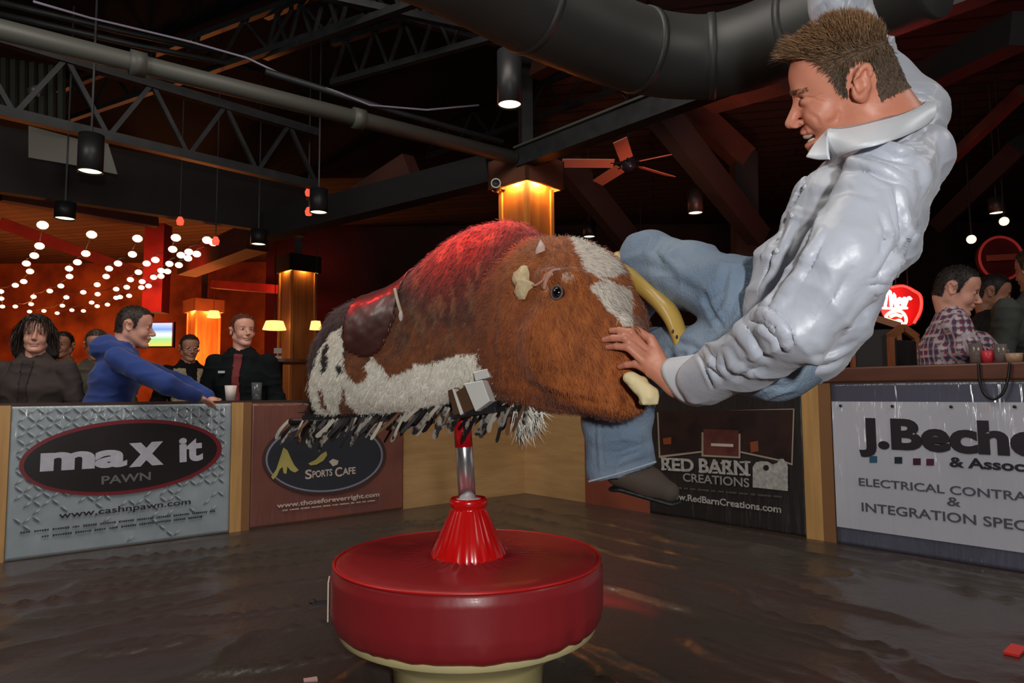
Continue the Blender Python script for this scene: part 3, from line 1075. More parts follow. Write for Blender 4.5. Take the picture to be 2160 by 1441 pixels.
MB().hexa(bpanel(C0, DR, NR, -0.0, 5.8, GROUND, RTOP, 0.0, 0.03)).build('board', PLY, tR)
for (x0, x1, mm) in ((1700, 1736, POST_M), (1736, 1762, POST_E)):
    MB().hexa(bpanel(C0, DR, NR, ur(x0), ur(x1), 0.0, RTOP, 0.022, 0.021)).build('batten', mm, tR)
RB = mat('red_light_ply', (0.30, 0.075, 0.035), 0.6, n_scale=4, n_amt=0.3, col2=(0.22, 0.05, 0.03))
MB().hexa(bpanel(C0, DR, NR, ur(1236), ur(1372), 0.0, RTOP - .002, 0.012, 0.012)).build('red_light_patch', RB, tR)  # patch of red light on the plywood, put into the panel colour
LEDG = mat('ledge_wood', (0.16, 0.05, 0.024), 0.45, n_scale=5, n_amt=0.3, col2=(0.09, 0.03, 0.016), stretch=(1, 1, 4))
LED1 = wr(1765, 776)[2]
o = MB().hexa(bpanel(C0, DR, NR, 0.2, 5.8, RTOP + .001, LED1, 0.03, 0.34)).build('drink_ledge', LEDG, bevel=0.01, loc=tuple(C0 + DR * 2 + Z * LED1))
tag(o, 'thick reddish-brown wooden ledge capping the barrier under the plaid-shirted man', 'ledge')

# inflatable landing mattress
MATM = mat('brown_vinyl', (0.070, 0.041, 0.038), 0.34, n_scale=0.8, n_amt=0.2, col2=(0.046, 0.042, 0.034), bump=0.3, b_scale=14, coat=0.15)
gu = np.linspace(0.003, 6.6, 330)
gv = np.linspace(0.003, 6.2, 310)
U_, V_ = np.meshgrid(gu, gv, indexing='ij')
xy = C0[None, :] + DL * U_.ravel()[:, None] + DR * V_.ravel()[:, None] - 0.0
xy += (-0.0) * (NL + NR)
BC = P(988, 1000, 2.1)
BC[2] = 0
d0 = np.linalg.norm(xy[:, :2] - BC[:2], axis=1)
st = xy.copy()
ang = math.radians(28)
sx_ = st[:, 0] * math.cos(ang) + st[:, 1] * math.sin(ang)
sy_ = -st[:, 0] * math.sin(ang) + st[:, 1] * math.cos(ang)
q1 = np.stack([sx_ * 1.0, sy_ * 5.5, st[:, 2]], 1)
q2 = np.stack([(st[:, 0] * .8 + st[:, 1] * .6) * 5.0, (-st[:, 0] * .6 + st[:, 1] * .8) * 1.0, st[:, 2]], 1)
side = np.clip((st[:, 0] + 0.2) * 1.5 + 0.5, 0, 1)
wr_ = (1 - np.abs(noise(q1, 1.5, 5))) ** 7 * (1 - side) + (1 - np.abs(noise(q2, 1.5, 9))) ** 7 * side
edge = np.clip(np.minimum(U_.ravel(), V_.ravel()) / 0.25, 0, 1)
zz = 0.026 * wr_ * edge + 0.012 * fbm(xy, 1.1, 3) * edge
zz -= 0.14 * np.clip(1 - (d0 - 0.30) / 0.14, 0, 1) ** 1.5
xy[:, 2] = zz
nU, nV = len(gu), len(gv)
ii = np.arange(nU * nV).reshape(nU, nV)
Fm = np.stack([ii[:-1, :-1].ravel(), ii[1:, :-1].ravel(), ii[1:, 1:].ravel(), ii[:-1, 1:].ravel()], 1)
nn = normals(xy, Fm)
if nn[:, 2].mean() < 0:
    Fm = Fm[:, ::-1].copy()
# skirt down to the ground
per = np.concatenate([ii[:, 0], ii[-1, 1:], ii[::-1, -1][1:], ii[0, ::-1][1:-1]])
low = xy[per].copy()
low[:, 2] = GROUND
Vm = np.concatenate([xy, low])
base = len(xy)
n_ = len(per)
Fs_ = np.array([[per[i], per[(i + 1) % n_], base + (i + 1) % n_, base + i] for i in range(n_)])
o = mesh_obj('landing_mattress', Vm, np.concatenate([Fm, Fs_]), MATM, loc=(BC[0], BC[1], GROUND))
tag(o, 'wrinkled dark brown inflatable vinyl mattress filling the pit', 'mattress')
c = floor_pt(2141, 1372, 0.012)
o = MB().obox(c, (nrm((1, 0.9, 0)), nrm((-0.9, 1, 0)), Z), (0.055, 0.022, 0.004)).build('tape_mark', mat('red_tape', (0.75, 0.03, 0.02), 0.4), loc=tuple(c))
tag(o, 'scrap of bright red tape on the brown mattress', 'tape')
c = floor_pt(655, 1436, 0.012)
o = MB().obox(c, (nrm((1, 0.4, 0)), nrm((-0.4, 1, 0)), Z), (0.02, 0.013, 0.005)).build('paper_scrap', mat('pink_paper', (0.55, 0.38, 0.36), 0.6), loc=tuple(c))
tag(o, 'small pinkish scrap lying on the mattress near the round base', 'scrap')

# ------------------------------------------------------------------ banners
def pn(name, fn, px, poly, mt, parent, off, th=0.0012):
    """flat printed shape from a pixel polygon on a barrier plane"""
    a = [fn(x, y, off) for x, y in poly]
    N = NL if fn is wl else NR
    n = len(a)
    v = a + [p + N * th for p in a]
    f = [tuple(range(n))[::-1], tuple(range(n, 2 * n))] + [(i, (i + 1) % n, n + (i + 1) % n, n + i) for i in range(n)]
    return mesh_obj(name, np.array(v), f, mt, parent, False)
def rectangle_banner(name, label, C, D, N, u0, u1, z0, z1, mt, seed):
    t = thing(name, label, 'banner', tuple(C + D * (u0 + u1) / 2))
    nu, nz = 90, 50
    us = np.linspace(u0, u1, nu)
    zs = np.linspace(z0, z1, nz)
    A, B = np.meshgrid(us, zs, indexing='ij')
    v = C + D * A.ravel()[:, None] + Z * B.ravel()[:, None] + N * 0.018
    v = v + N * (0.004 * fbm(v, 5, seed) * 1.0)[:, None]
    i2 = np.arange(nu * nz).reshape(nu, nz)
    f = np.stack([i2[:-1, :-1].ravel(), i2[1:, :-1].ravel(), i2[1:, 1:].ravel(), i2[:-1, 1:].ravel()], 1)
    if (normals(v, f).mean(0) @ N) < 0:
        f = f[:, ::-1].copy()
    o = mesh_obj('vinyl_sheet', v, f, mt, t)
    s = o.modifiers.new('thick', 'SOLIDIFY')
    s.thickness = 0.006
    s.offset = -1
    return t
def ell_poly(fn, cx, cy, rx, ry, tilt=0.0, n=48, a0=0, a1=360):
    out = []
    for k in range(n + (a1 - a0 < 360)):
        a = math.radians(a0 + (a1 - a0) * k / n)
        x, y = rx * math.cos(a), ry * math.sin(a)
        out.append((cx + x * math.cos(tilt) - y * math.sin(tilt), cy + x * math.sin(tilt) + y * math.cos(tilt)))
    return out
def ptext(name, s, fn, x0, y0, x1, y1, hpx, mt, parent, off, bold=0.0, shear=0.0):
    """text whose baseline runs between two pixels of the barrier plane"""
    a, b = fn(x0, y0, off), fn(x1, y1, off)
    N = NL if fn is wl else NR
    top = fn(x0, y0 - hpx, off)
    return text_mesh(name, s, mt, parent, a, b - a, np.cross(N, nrm(b - a)), N, abs(top[2] - a[2]), np.linalg.norm(b - a), bold, 0.0012, shear)

def fine(fn, x0, y0, x1, y1, h, mt, parent, seed, off=0.0262):
    """print too small to read: rows of short strokes"""
    N = NL if fn is wl else NR
    mm_ = MB()
    rnd = random.Random(seed)
    a, b = fn(x0, y0, off), fn(x1, y1, off)
    L = np.linalg.norm(b - a)
    t_ = 0
    while t_ < L - h * 3:
        k = rnd.randint(3, 8)
        for j in range(k):
            q = a + (b - a) * min(1, (t_ + j * h * 1.05) / L)
            mm_.obox(q, (nrm(b - a), Z, N), (h * .4, h * rnd.uniform(.35, .6), .0008))
        t_ += (k + 1.6) * h
    return mm_.build('fine_print', mt, parent)

def shiny(name, col, col2=None, ns=None, metal=0.0, rough=0.35, bump=0.5):
    """print under a clear creased plastic film"""
    m_ = mat(name, col, rough, metal, n_scale=ns, n_amt=0.3, col2=col2, coat=0.9)
    nt = m_.node_tree
    b = nt.nodes['Principled BSDF']
    b.inputs['Coat Roughness'].default_value = 0.16
    tc = [n for n in nt.nodes if n.type == 'TEX_COORD'][0]
    mp = nt.nodes.new('ShaderNodeMapping')
    mp.inputs['Rotation'].default_value = (0, 0.35, 0)
    mp.inputs['Scale'].default_value = (9, 9, 0.9)
    nt.links.new(tc.outputs['Object'], mp.inputs[0])
    nz = nt.nodes.new('ShaderNodeTexNoise')
    nz.inputs['Scale'].default_value = 1.6
    nz.inputs['Detail'].default_value = 3
    nt.links.new(mp.outputs[0], nz.inputs['Vector'])
    bp = nt.nodes.new('ShaderNodeBump')
    bp.inputs['Strength'].default_value = bump
    bp.inputs['Distance'].default_value = 0.08
    nt.links.new(nz.outputs['Fac'], bp.inputs['Height'])
    nt.links.new(bp.outputs[0], b.inputs['Coat Normal'])
    return m_

SIL = shiny('silver_blue_print', (0.42, 0.48, 0.52), (0.30, 0.36, 0.40), 7, bump=1.0)
b1 = rectangle_banner('banner', 'silver tread-plate banner reading max it PAWN', C0, DL, NL, ul(483, 990), ul(18, 990), 0.006, LTOP - 0.006, SIL, 1)
ZT = LTOP
PRW = shiny('print_white', (0.62, 0.63, 0.70), (0.5, 0.5, 0.6), 30)
PRK = mat('print_black', (0.020, 0.016, 0.018), 0.3, coat=0.5)
PRD = mat('print_dark_grey', (0.045, 0.05, 0.055), 0.4)
PRR = mat('print_crimson', (0.22, 0.02, 0.03), 0.35, coat=0.4)
PTR = mat('tread_light', (0.52, 0.57, 0.60), 0.35, coat=0.5)
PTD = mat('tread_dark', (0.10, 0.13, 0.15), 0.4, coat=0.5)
# tread plate lozenges fade out towards the bottom
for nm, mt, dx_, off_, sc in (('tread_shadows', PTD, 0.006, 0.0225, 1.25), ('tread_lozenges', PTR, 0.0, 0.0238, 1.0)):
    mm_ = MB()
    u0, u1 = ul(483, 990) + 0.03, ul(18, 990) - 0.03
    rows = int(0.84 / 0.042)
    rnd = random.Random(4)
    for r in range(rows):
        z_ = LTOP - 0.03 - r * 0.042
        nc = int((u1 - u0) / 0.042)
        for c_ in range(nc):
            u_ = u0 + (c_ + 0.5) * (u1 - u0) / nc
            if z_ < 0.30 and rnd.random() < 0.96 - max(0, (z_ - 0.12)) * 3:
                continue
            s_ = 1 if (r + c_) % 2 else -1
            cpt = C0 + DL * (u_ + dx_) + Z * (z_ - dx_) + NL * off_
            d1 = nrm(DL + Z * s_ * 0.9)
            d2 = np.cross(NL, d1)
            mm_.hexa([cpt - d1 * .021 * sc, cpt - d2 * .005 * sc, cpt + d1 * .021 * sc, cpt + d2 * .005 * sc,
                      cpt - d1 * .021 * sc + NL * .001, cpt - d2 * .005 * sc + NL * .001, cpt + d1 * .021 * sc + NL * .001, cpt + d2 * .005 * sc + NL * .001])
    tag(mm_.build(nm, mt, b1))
pn('oval_border', wl, 0, ell_poly(wl, 254, 965, 215, 78, -0.10), PRR, b1, 0.0255)
pn('oval_field', wl, 0, ell_poly(wl, 254, 965, 205, 70, -0.10), PRK, b1, 0.0272)
ptext('lettering', 'ma', wl, 84, 992, 268, 981, 50, PRW, b1, 0.029, 0.045)
ptext('lettering', 'x', wl, 272, 982, 345, 976, 66, PRW, b1, 0.0292, 0.045)
ptext('lettering', 'it', wl, 378, 973, 428, 968, 50, PRW, b1, 0.029, 0.04)
ptext('lettering', 'PAWN', wl, 214, 1022, 318, 1012, 17, mat('print_grey', (0.16, 0.16, 0.17), 0.4), b1, 0.029, 0.02)
ptext('web_address', 'www.cashnpawn.com', wl, 124, 1094, 402, 1063, 13, PRK, b1, 0.026, 0.01)
fine(wl, 45, 1124, 462, 1077, 0.011, PRD, b1, 1)
fine(wl, 90, 1132, 425, 1090, 0.011, PRD, b1, 2)

BRN = shiny('brown_print', (0.27, 0.085, 0.055), (0.13, 0.055, 0.050), 1.8, rough=0.4, bump=0.25)
b2 = rectangle_banner('banner', 'rust-brown banner with dark oval reading SPORTS CAFE', C0, DL, NL, ul(848, 990), ul(527, 990), 0.006, LTOP - 0.01, BRN, 2)
RIM = mat('print_pale_rim', (0.26, 0.28, 0.36), 0.35)
OVF = mat('print_slate', (0.030, 0.034, 0.046), 0.4, coat=0.4)
PLW = mat('print_cream', (0.62, 0.52, 0.46), 0.4)
YEL = mat('print_yellow', (0.50, 0.44, 0.13), 0.4)
pn('oval_halo', wl, 0, ell_poly(wl, 684, 965, 131, 79, -0.06), mat('print_halo', (0.07, 0.035, 0.035), .4), b2, 0.024)
pn('oval_rim', wl, 0, ell_poly(wl, 684, 965, 124, 73, -0.06), RIM, b2, 0.0252)
pn('oval_field', wl, 0, ell_poly(wl, 684, 965, 120, 69, -0.06), OVF, b2, 0.0266)
ptext('lettering', 'S', wl, 644, 1011, 658, 1009, 19, PLW, b2, 0.0282, 0.02)
ptext('lettering', 'PORTS', wl, 659, 1008, 701, 1003, 14, PLW, b2, 0.0282, 0.02)
ptext('lettering', 'C', wl, 707, 1006, 722, 1004, 19, PLW, b2, 0.0282, 0.02)
ptext('lettering', 'AFE', wl, 723, 1002, 750, 999, 14, PLW, b2, 0.0282, 0.02)
pn('script_initial', wl, 0, [(572, 1006), (583, 990), (592, 962), (598, 944), (606, 950), (614, 968), (621, 982), (630, 992), (622, 997), (613, 993), (606, 984), (604, 1000), (598, 998), (596, 985), (590, 990), (584, 1004), (576, 1012)], YEL, b2, 0.0288)
pn('script_letter', wl, 0, [(650, 978), (666, 970), (678, 958), (688, 952), (690, 960), (682, 972), (668, 980), (655, 982)], YEL, b2, 0.0288)
pn('script_letter', wl, 0, [(694, 974), (702, 968), (714, 972), (712, 980), (702, 984)], PLW, b2, 0.0288)
ptext('web_address', 'www.thoseforeverright.com', wl, 584, 1072, 800, 1047, 10, PLW, b2, 0.026, 0.02)
fine(wl, 597, 1077, 790, 1056, 0.009, PLW, b2, 3)

BLK = shiny('black_print', (0.016, 0.013, 0.014), None, None, rough=0.45, bump=0.3)
b3 = rectangle_banner('banner', 'black banner with barn photographs reading RED BARN CREATIONS', C0, DR, NR, ur(1373), ur(1699), 0.006, RTOP - 0.01, BLK, 3)
PHO = mat('print_photo_dark', (0.055, 0.022, 0.017), 0.4, n_scale=7, n_amt=0.25, col2=(0.010, 0.008, 0.009), detail=6)
PH2 = mat('print_photo_red', (0.22, 0.060, 0.045), 0.4, n_scale=9, n_amt=0.25, col2=(0.05, 0.015, 0.015), detail=6)
TAN = mat('print_tan_line', (0.40, 0.32, 0.26), 0.4)
pn('picture_border', wr, 0, [(1386, 870), (1676, 862), (1672, 982), (1640, 972), (1560, 955), (1480, 955), (1390, 966)], TAN, b3, 0.0235)
pn('barn_picture', wr, 0, [(1389, 868), (1673, 864), (1669, 977), (1640, 968), (1560, 951), (1480, 951), (1393, 961)], PHO, b3, 0.0248)
pn('picture_border', wr, 0, [(1480, 912), (1562, 915), (1562, 967), (1480, 963)], TAN, b3, 0.0262)
pn('barn_picture', wr, 0, [(1484, 905), (1558, 908), (1558, 963), (1484, 959)], PH2, b3, 0.0275)
for q in ([(1398, 925), (1416, 922), (1416, 937), (1400, 938)], [(1582, 933), (1599, 930), (1600, 952), (1584, 955)]):
    pn('glowing_window', wr, 0, q, mat('print_ember', (0.28, 0.07, 0.025), 0.4), b3, 0.0262)
pn('barn_sign', wr, 0, [(1500, 935), (1547, 937), (1547, 943), (1500, 941)], PLW, b3, 0.029)
RBW = mat('print_offwhite', (0.56, 0.54, 0.52), 0.45, n_scale=40, n_amt=0.2, col2=(0.3, 0.28, 0.27))
ptext('lettering', 'RED', wr, 1396, 991, 1464, 995, 25, RBW, b3, 0.027, 0.03)
ptext('lettering', 'BARN', wr, 1475, 996, 1579, 1003, 28, RBW, b3, 0.027, 0.03)
mm_ = MB()
for (x0, x1, yb, yt) in ((1395, 1406, 991, 966), (1409, 1419, 992, 967), (1421, 1440, 993, 968), (1444, 1453, 994, 969), (1474, 1486, 996, 968), (1503, 1514, 998, 975), (1520, 1530, 999, 976), (1533, 1543, 1000, 973), (1549, 1556, 1001, 974), (1560, 1570, 1002, 974), (1573, 1583, 1003, 974)):
    for y in (yb - 1, yt + 1):
        a, b = wr(x0, y, 0.027), wr(x1, y, 0.027)
        mm_.obox((a + b) / 2, (nrm(b - a), Z, NR), (np.linalg.norm(b - a) / 2, .006, .001))
mm_.build('slab_serifs', RBW, b3)
ptext('lettering', 'CREATIONS', wr, 1441, 1015, 1581, 1028, 17, mat('print_mid_grey', (0.30, 0.29, 0.28), 0.45), b3, 0.027, 0.015)
pn('barn_badge', wr, 0, [(1588, 1022), (1588, 985), (1594, 976), (1604, 973), (1620, 974), (1630, 980), (1640, 976), (1645, 968), (1652, 968), (1660, 978), (1662, 985), (1662, 1036), (1588, 1028)], RBW, b3, 0.0262)
pn('badge_dot', wr, 0, ell_poly(wr, 1616, 987, 6, 6), PRK, b3, 0.028)
fine(wr, 1416, 1028, 1655, 1049, 0.011, mat('print_dim', (0.11, 0.10, 0.09), .5), b3, 4)
ptext('web_address', 'www.RedBarnCreations.com', wr, 1406, 1051, 1648, 1082, 13, RBW, b3, 0.027, 0.02)

STL = shiny('brushed_silver_print', (0.66, 0.67, 0.76), (0.46, 0.47, 0.55), 1.2, rough=0.35, bump=0.9)
NVY = shiny('navy_print', (0.11, 0.115, 0.17), (0.08, 0.08, 0.12), 2, rough=0.4, bump=0.4)
b4 = rectangle_banner('banner', 'silver-blue banner with navy stripes reading J.Becher & Associates', C0, DR, NR, ur(1763), ur(1763) + 2.75, 0.002, RTOP - 0.002, NVY, 4)
z_hi, z_lo = wr(1765, 847)[2], wr(1765, 1109)[2]
us = ur(1765)
MB().hexa(bpanel(C0, DR, NR, us, us + 2.74, z_lo, z_hi, 0.026, 0.002)).build('silver_field', STL, b4)
NV = mat('print_charcoal', (0.028, 0.022, 0.030), 0.4)
ZD = lambda z_: z_ * (z_hi - z_lo) + z_lo
def rtext(name, s, px0, py0, wpx_per, h, mt, bold, width):
    a = wr(px0, py0, 0.0285)
    return text_mesh(name, s, mt, b4, a, DR, Z, NR, h, width, bold, 0.0012)
a1 = wr(1812, 941, 0.0285)
per = lambda x0, x1, y: float((wr(x1, y) - wr(x0, y)) @ DR)
rtext('lettering', 'J.Becher', 1812, 941, 0, wr(1850, 883)[2] - wr(1850, 941)[2], NV, 0.045, per(1812, 2130, 940) * 1.36)
rtext('lettering', '& Associates', 2003, 984, 0, (wr(2010, 964)[2] - wr(2010, 984)[2]) * 1.0, NV, 0.03, per(2003, 2160, 985) * 1.55)
GRY = mat('print_slate_text', (0.085, 0.09, 0.12), 0.45)
rtext('lettering', 'ELECTRICAL CONTRACTORS', 1812, 1024, 0, wr(1815, 1010)[2] - wr(1815, 1026)[2], GRY, 0.01, per(1812, 2150, 1030) * 1.36)
rtext('lettering', '&', 1998, 1066, 0, 0.045, GRY, 0.01, 0.06)
rtext('lettering', 'INTEGRATION SPECIALISTS', 1818, 1078, 0, wr(1815, 1062)[2] - wr(1815, 1080)[2], GRY, 0.01, per(1818, 2150, 1090) * 1.40)
for (x, y, cc) in ((1842, 969, (0.03, 0.12, 0.20)), (1895, 971, (0.02, 0.03, 0.04)), (1934, 974, (0.06, 0.015, 0.03)), (1962, 975, (0.10, 0.02, 0.05))):
    pn('coloured_square', wr, 0, [(x - 8, y - 7), (x + 8, y - 7), (x + 8, y + 7), (x - 8, y + 7)], mat('print_sq', cc, 0.4), b4, 0.0285)
for (x, y) in ((1773, 856), (1882, 857), (2006, 858), (2140, 858)):
    c = wr(x, y, 0.031)
    MB().tube([c - NR * .003, c + NR * .003], 0.008, 10).build('grommet', STEEL_D, b4, True)

# things on the ledges
c = wl(486, 846, -0.04)
t = thing('plastic_cup', 'white plastic cup on the barrier in front of the man in the black jacket', 'cup', (c[0], c[1], LTOP))
MB().lathe((c[0], c[1], LTOP + .012), [(0.001, 0.001), (.028, 0.001), (.038, .10), (.034, .10), (.026, .008), (.001, .008)], 20).build('cup_body', mat('cup_white', (0.75, 0.66, 0.6), 0.4), t, True)
c = wl(541, 846, -0.04)
o = MB().lathe((c[0], c[1], LTOP + .012), [(0.001, 0), (.03, 0), (.035, .12), (.033, .12), (.028, .006), (.001, .006)], 18).build('drinking_glass', mat('clear_glass', (0.8, 0.85, 0.9), 0.05, trans=0.9), None, True, loc=(c[0], c[1], LTOP + .012))
tag(o, 'clear drinking glass on the barrier in front of the black jacket', 'glass')
LOOP = mat('black_cord', (0.008, 0.008, 0.009), 0.4)
o = MB().tube(spline([wr(2064, 765, .045), wr(2066, 800, .045), wr(2076, 830, .05), wr(2095, 842, .05), wr(2115, 830, .05), wr(2126, 800, .045), wr(2130, 765, .045)], 5), 0.007, 8).build('cord_loop', LOOP, None, True, loc=tuple(wr(2095, 775, .04)))
tag(o, 'black cord hanging in a loop over the ledge and silver-blue banner', 'cord')
GL = mat('tumbler_glass', (0.8, 0.7, 0.65), 0.08, trans=0.85)
for (x, y, h, r, mt, lab) in ((2060, 772, .11, .033, GL, 'clear tumbler on the ledge beside the cord loop'), (2085, 768, .07, .03, mat('cup_red', (0.6, 0.03, 0.05), .4), 'short red cup on the ledge above the cord loop'), (2112, 764, .10, .032, GL, 'clear tumbler standing between red cup and far end of ledge'), (2140, 768, .05, .04, mat('ashtray', (0.4, 0.25, 0.15), .4), 'small tan dish at the visible end of the ledge')):
    c = wr(x, y, -0.16)
    o = MB().lathe((c[0], c[1], LED1), [(0.001, 0), (r * .8, 0), (r, h), (r * .9, h), (r * .72, .01), (.001, .01)], 18).build('tumbler', mt, None, True, loc=(c[0], c[1], LED1))
    tag(o, lab, 'cup')

# ------------------------------------------------------------------ round padded base
CUSH = mat('crimson_vinyl', (0.30, 0.018, 0.022), 0.40, n_scale=3, n_amt=0.4, col2=(0.26, 0.014, 0.018), coat=0.12, bump=0.12, b_scale=12)
BOOT = mat('scarlet_rubber', (0.75, 0.006, 0.006), 0.25, coat=0.6)
zt_, zb_ = 0.396, 0.205
RC = 0.398
bx, by = BC[0], BC[1]
tb = thing('padded_base', 'round crimson vinyl padded base under the bull pole', 'padded base', (bx, by, 0))
prof = []
for a in np.linspace(0, math.pi / 2, 7):
    prof.append((RC - 0.022 + 0.022 * math.cos(a), zt_ - 0.022 + 0.022 * math.sin(a)))
low = [(RC - 0.045 + 0.045 * math.cos(a), zb_ + 0.045 + 0.045 * math.sin(a)) for a in np.linspace(-math.pi / 2, 0, 7)]
full = [(0.30, zb_)] + low + [(RC + .004, z_) for z_ in np.linspace(zb_ + .06, zt_ - .03, 10)] + prof + [(r_, zt_ + 0.004 - 0.0 * r_) for r_ in np.linspace(RC - .04, 0.13, 12)] + [(0.11, zt_ - .004), (0.10, zt_ - .02)]
n = 160
v, f = [], []
for (r_, z_) in full:
    for k in range(n):
        a = 2 * math.pi * k / n
        v.append((bx + r_ * math.cos(a), by + r_ * math.sin(a), z_))
v = np.array(v)
ang_ = np.arctan2(v[:, 1] - by, v[:, 0] - bx)
rad_ = np.hypot(v[:, 0] - bx, v[:, 1] - by)
pl_ = noise(np.stack([np.cos(ang_) * 6, np.sin(ang_) * 6, v[:, 2] * 1.5], 1), 2.2, 3)
lowk = np.clip((zb_ + .09 - v[:, 2]) / .08, 0, 1)
rr_ = 1 + (pl_ * (0.004 + 0.016 * lowk)) * (rad_ > 0.2)
v[:, 0] = bx + (v[:, 0] - bx) * rr_
v[:, 1] = by + (v[:, 1] - by) * rr_
tp = (v[:, 2] > zt_ - .005) & (rad_ < .34)
pleat = np.sin(ang_ * 38 + 3 * noise(v, 9, 2)) * np.clip(1 - (rad_ - .13) / .14, 0, 1)
v[tp, 2] += (0.004 * pleat + 0.003 * fbm(v, 8, 5))[tp]
for i in range(len(full) - 1):
    for k in range(n):
        a, b = i * n + k, i * n + (k + 1) % n
        f.append((a, b, b + n, a + n))
f = np.array(f)
nn = normals(v, f)
if ((v - np.array([bx, by, .3])) * nn).sum() < 0:
    f = f[:, ::-1].copy()
mesh_obj('cushion', v, f, CUSH, tb)
MB().tube([np.array([bx + (RC - .004) * math.cos(a), by + (RC - .004) * math.sin(a), zt_ - .004]) for a in np.linspace(0, 2 * math.pi, 97)], 0.0045, 6, False).build('piping', mat('scarlet_piping', (0.5, 0.012, 0.012), .35), tb, True)
# fluted rubber boot
prof = [(0.112, zt_ - .012), (0.110, zt_ + .01), (0.088, zt_ + .055), (0.062, zt_ + .115), (0.052, zt_ + .135), (0.050, zt_ + .142), (0.057, zt_ + .146), (0.058, zt_ + .164), (0.052, zt_ + .17), (0.046, zt_ + .168)]
v = []
n = 120
for i, (r_, z_) in enumerate(prof):
    for k in range(n):
        a = 2 * math.pi * k / n
        fl = 1 + (0.035 * abs(math.sin(a * 11)) if i < 5 else 0.0)
        v.append((bx + r_ * fl * math.cos(a), by + r_ * fl * math.sin(a), z_))
f = []
for i in range(len(prof) - 1):
    for k in range(n):
        a, b = i * n + k, i * n + (k + 1) % n
        f.append((a, b, b + n, a + n))
mesh_obj('rubber_boot', np.array(v), f, BOOT, tb)
YF = mat('yellow_foam', (0.85, 0.72, 0.30), 0.6, n_scale=6, n_amt=0.3, col2=(0.72, 0.66, 0.38))
v = []
n = 96
prof = [(0.380, zb_ + .02), (0.378, zb_ - .006), (0.352, zb_ - .018), (0.29, zb_ - .055), (0.225, zb_ - .10), (0.19, GROUND + .01)]
for (r_, z_) in prof:
    for k in range(n):
        a = 2 * math.pi * k / n
        v.append((bx + r_ * math.cos(a), by + r_ * math.sin(a), z_))
f = []
for i in range(len(prof) - 1):
    for k in range(n):
        a, b = i * n + k, i * n + (k + 1) % n
        f.append((a, a + n, b + n, b))
mesh_obj('yellow_skirt', np.array(v), f, YF, tb)
# maker's tag and strap on the left of the cushion
c = P(708, 1262, 2.02)
ta = math.atan2(c[1] - by, c[0] - bx)
rd = np.array([math.cos(ta), math.sin(ta), 0])
tn = np.array([-math.sin(ta), math.cos(ta), 0])
c = np.array([bx, by, 0]) + rd * (RC + .009) + Z * ((P(708, 1262, 2.02))[2])
MB().obox(c, (tn, Z, rd), (0.035, 0.055, 0.002)).build('white_label', mat('label_white', (0.75, 0.62, 0.5), .6), tb)
MB().bar(c - Z * .01, c - Z * .01 + rd * .045, .02, .008).ball(c + rd * .045 - Z * .005, (.012, .012, .008), 8).build('strap', BLACK, tb)
# ------------------------------------------------------------------ the bull
AX0 = P(975, 1000, 2.10)                      # over the pole
AX0[2] = 0
AD = nrm((0.89, -0.456, 0))                   # nose direction of the barrel
AL = np.array([AD[1], -AD[0], 0])             # lateral, towards the viewer
AL = AL if AL[1] < 0 else -AL


def axp(px, py, o=AX0, lat=AL):
    """mid-plane point of the bull seen at a pixel"""
    r = ray(px, py)
    c = np.array([0, 0, CAM_Z])
    t = ((o - c) @ lat) / (r @ lat)
    return c + r * t


def loft_fn(o, d, lat, st, n=2.3):
    """st rows: s, ztop, zbot, halfwidth"""
    st = np.array(sorted(st))

    def fn(p):
        q = p - o
        s = q @ d
        y = q @ lat
        zt = np.interp(s, st[:, 0], st[:, 1])
        zb = np.interp(s, st[:, 0], st[:, 2])
        hw = np.interp(s, st[:, 0], st[:, 3])
        hz = (zt - zb) / 2
        zc = (zt + zb) / 2
        z = p[..., 2] - zc
        k0 = (np.abs(y / hw) ** n + np.abs(z / hz) ** n) ** (1 / n)
        dd = (k0 - 1) * np.minimum(hw, hz)
        e = np.maximum(st[0, 0] - s, s - st[-1, 0])
        k = 0.05
        h = np.clip(0.5 + 0.5 * (dd - e) / k, 0, 1)
        return e * (1 - h) + dd * h + k * h * (1 - h)
    return fn


def stations(rows, o, d, lat, kx=0.0, kb=0.0):
    out = []
    for px, yt, yb, hw in rows:
        a = axp(px, yt, o + lat * hw * kx, lat)
        s_ = float((a - o) @ d)
        zt2 = P(px, yt, (o + d * s_)[1])[2]
        zb2 = P(px, yb, (o + d * s_ + lat * hw * kb)[1])[2]
        out.append((s_, zt2, zb2, hw))
    return out


bull = thing('mechanical_bull', 'hide-covered mechanical bull on a chrome pole, brown head and white belly', 'mechanical bull', (bx, by, zt_ + 0.17))
rows = [(655, 735, 892, .115), (668, 690, 893, .135), (690, 650, 892, .15), (730, 632, 888, .165), (780, 616, 886, .175), (833, 590, 882, .18), (877, 550, 874, .182),
        (933, 503, 860, .185), (983, 480, 850, .185), (1033, 470, 850, .18), (1067, 474, 855, .18), (1100, 500, 850, .17), (1130, 530, 840, .15)]
st = stations(rows, AX0, AD, AL, 0.75, 0.6)
S = SDF(0.0075)
so = np.array(st)
lo = AX0 + AD * so[0, 0] - np.abs(AL) * .2
pts = np.array([AX0 + AD * s_ + AL * w * sg + Z * z_ for s_, zt2, zb2, w in st for sg in (-1, 1) for z_ in (zt2, zb2)])
S.add(loft_fn(AX0, AD, AL, st, 2.6), pts.min(0), pts.max(0), 0.02)
Vb, Fb = S.build()
Vb = relax(Vb, Fb, 3)
Nb = normals(Vb, Fb)
Vb += Nb * (0.006 * fbm(Vb, 7, 3) + 0.003 * fbm(Vb, 26, 4))[:, None]
Nb = normals(Vb, Fb)


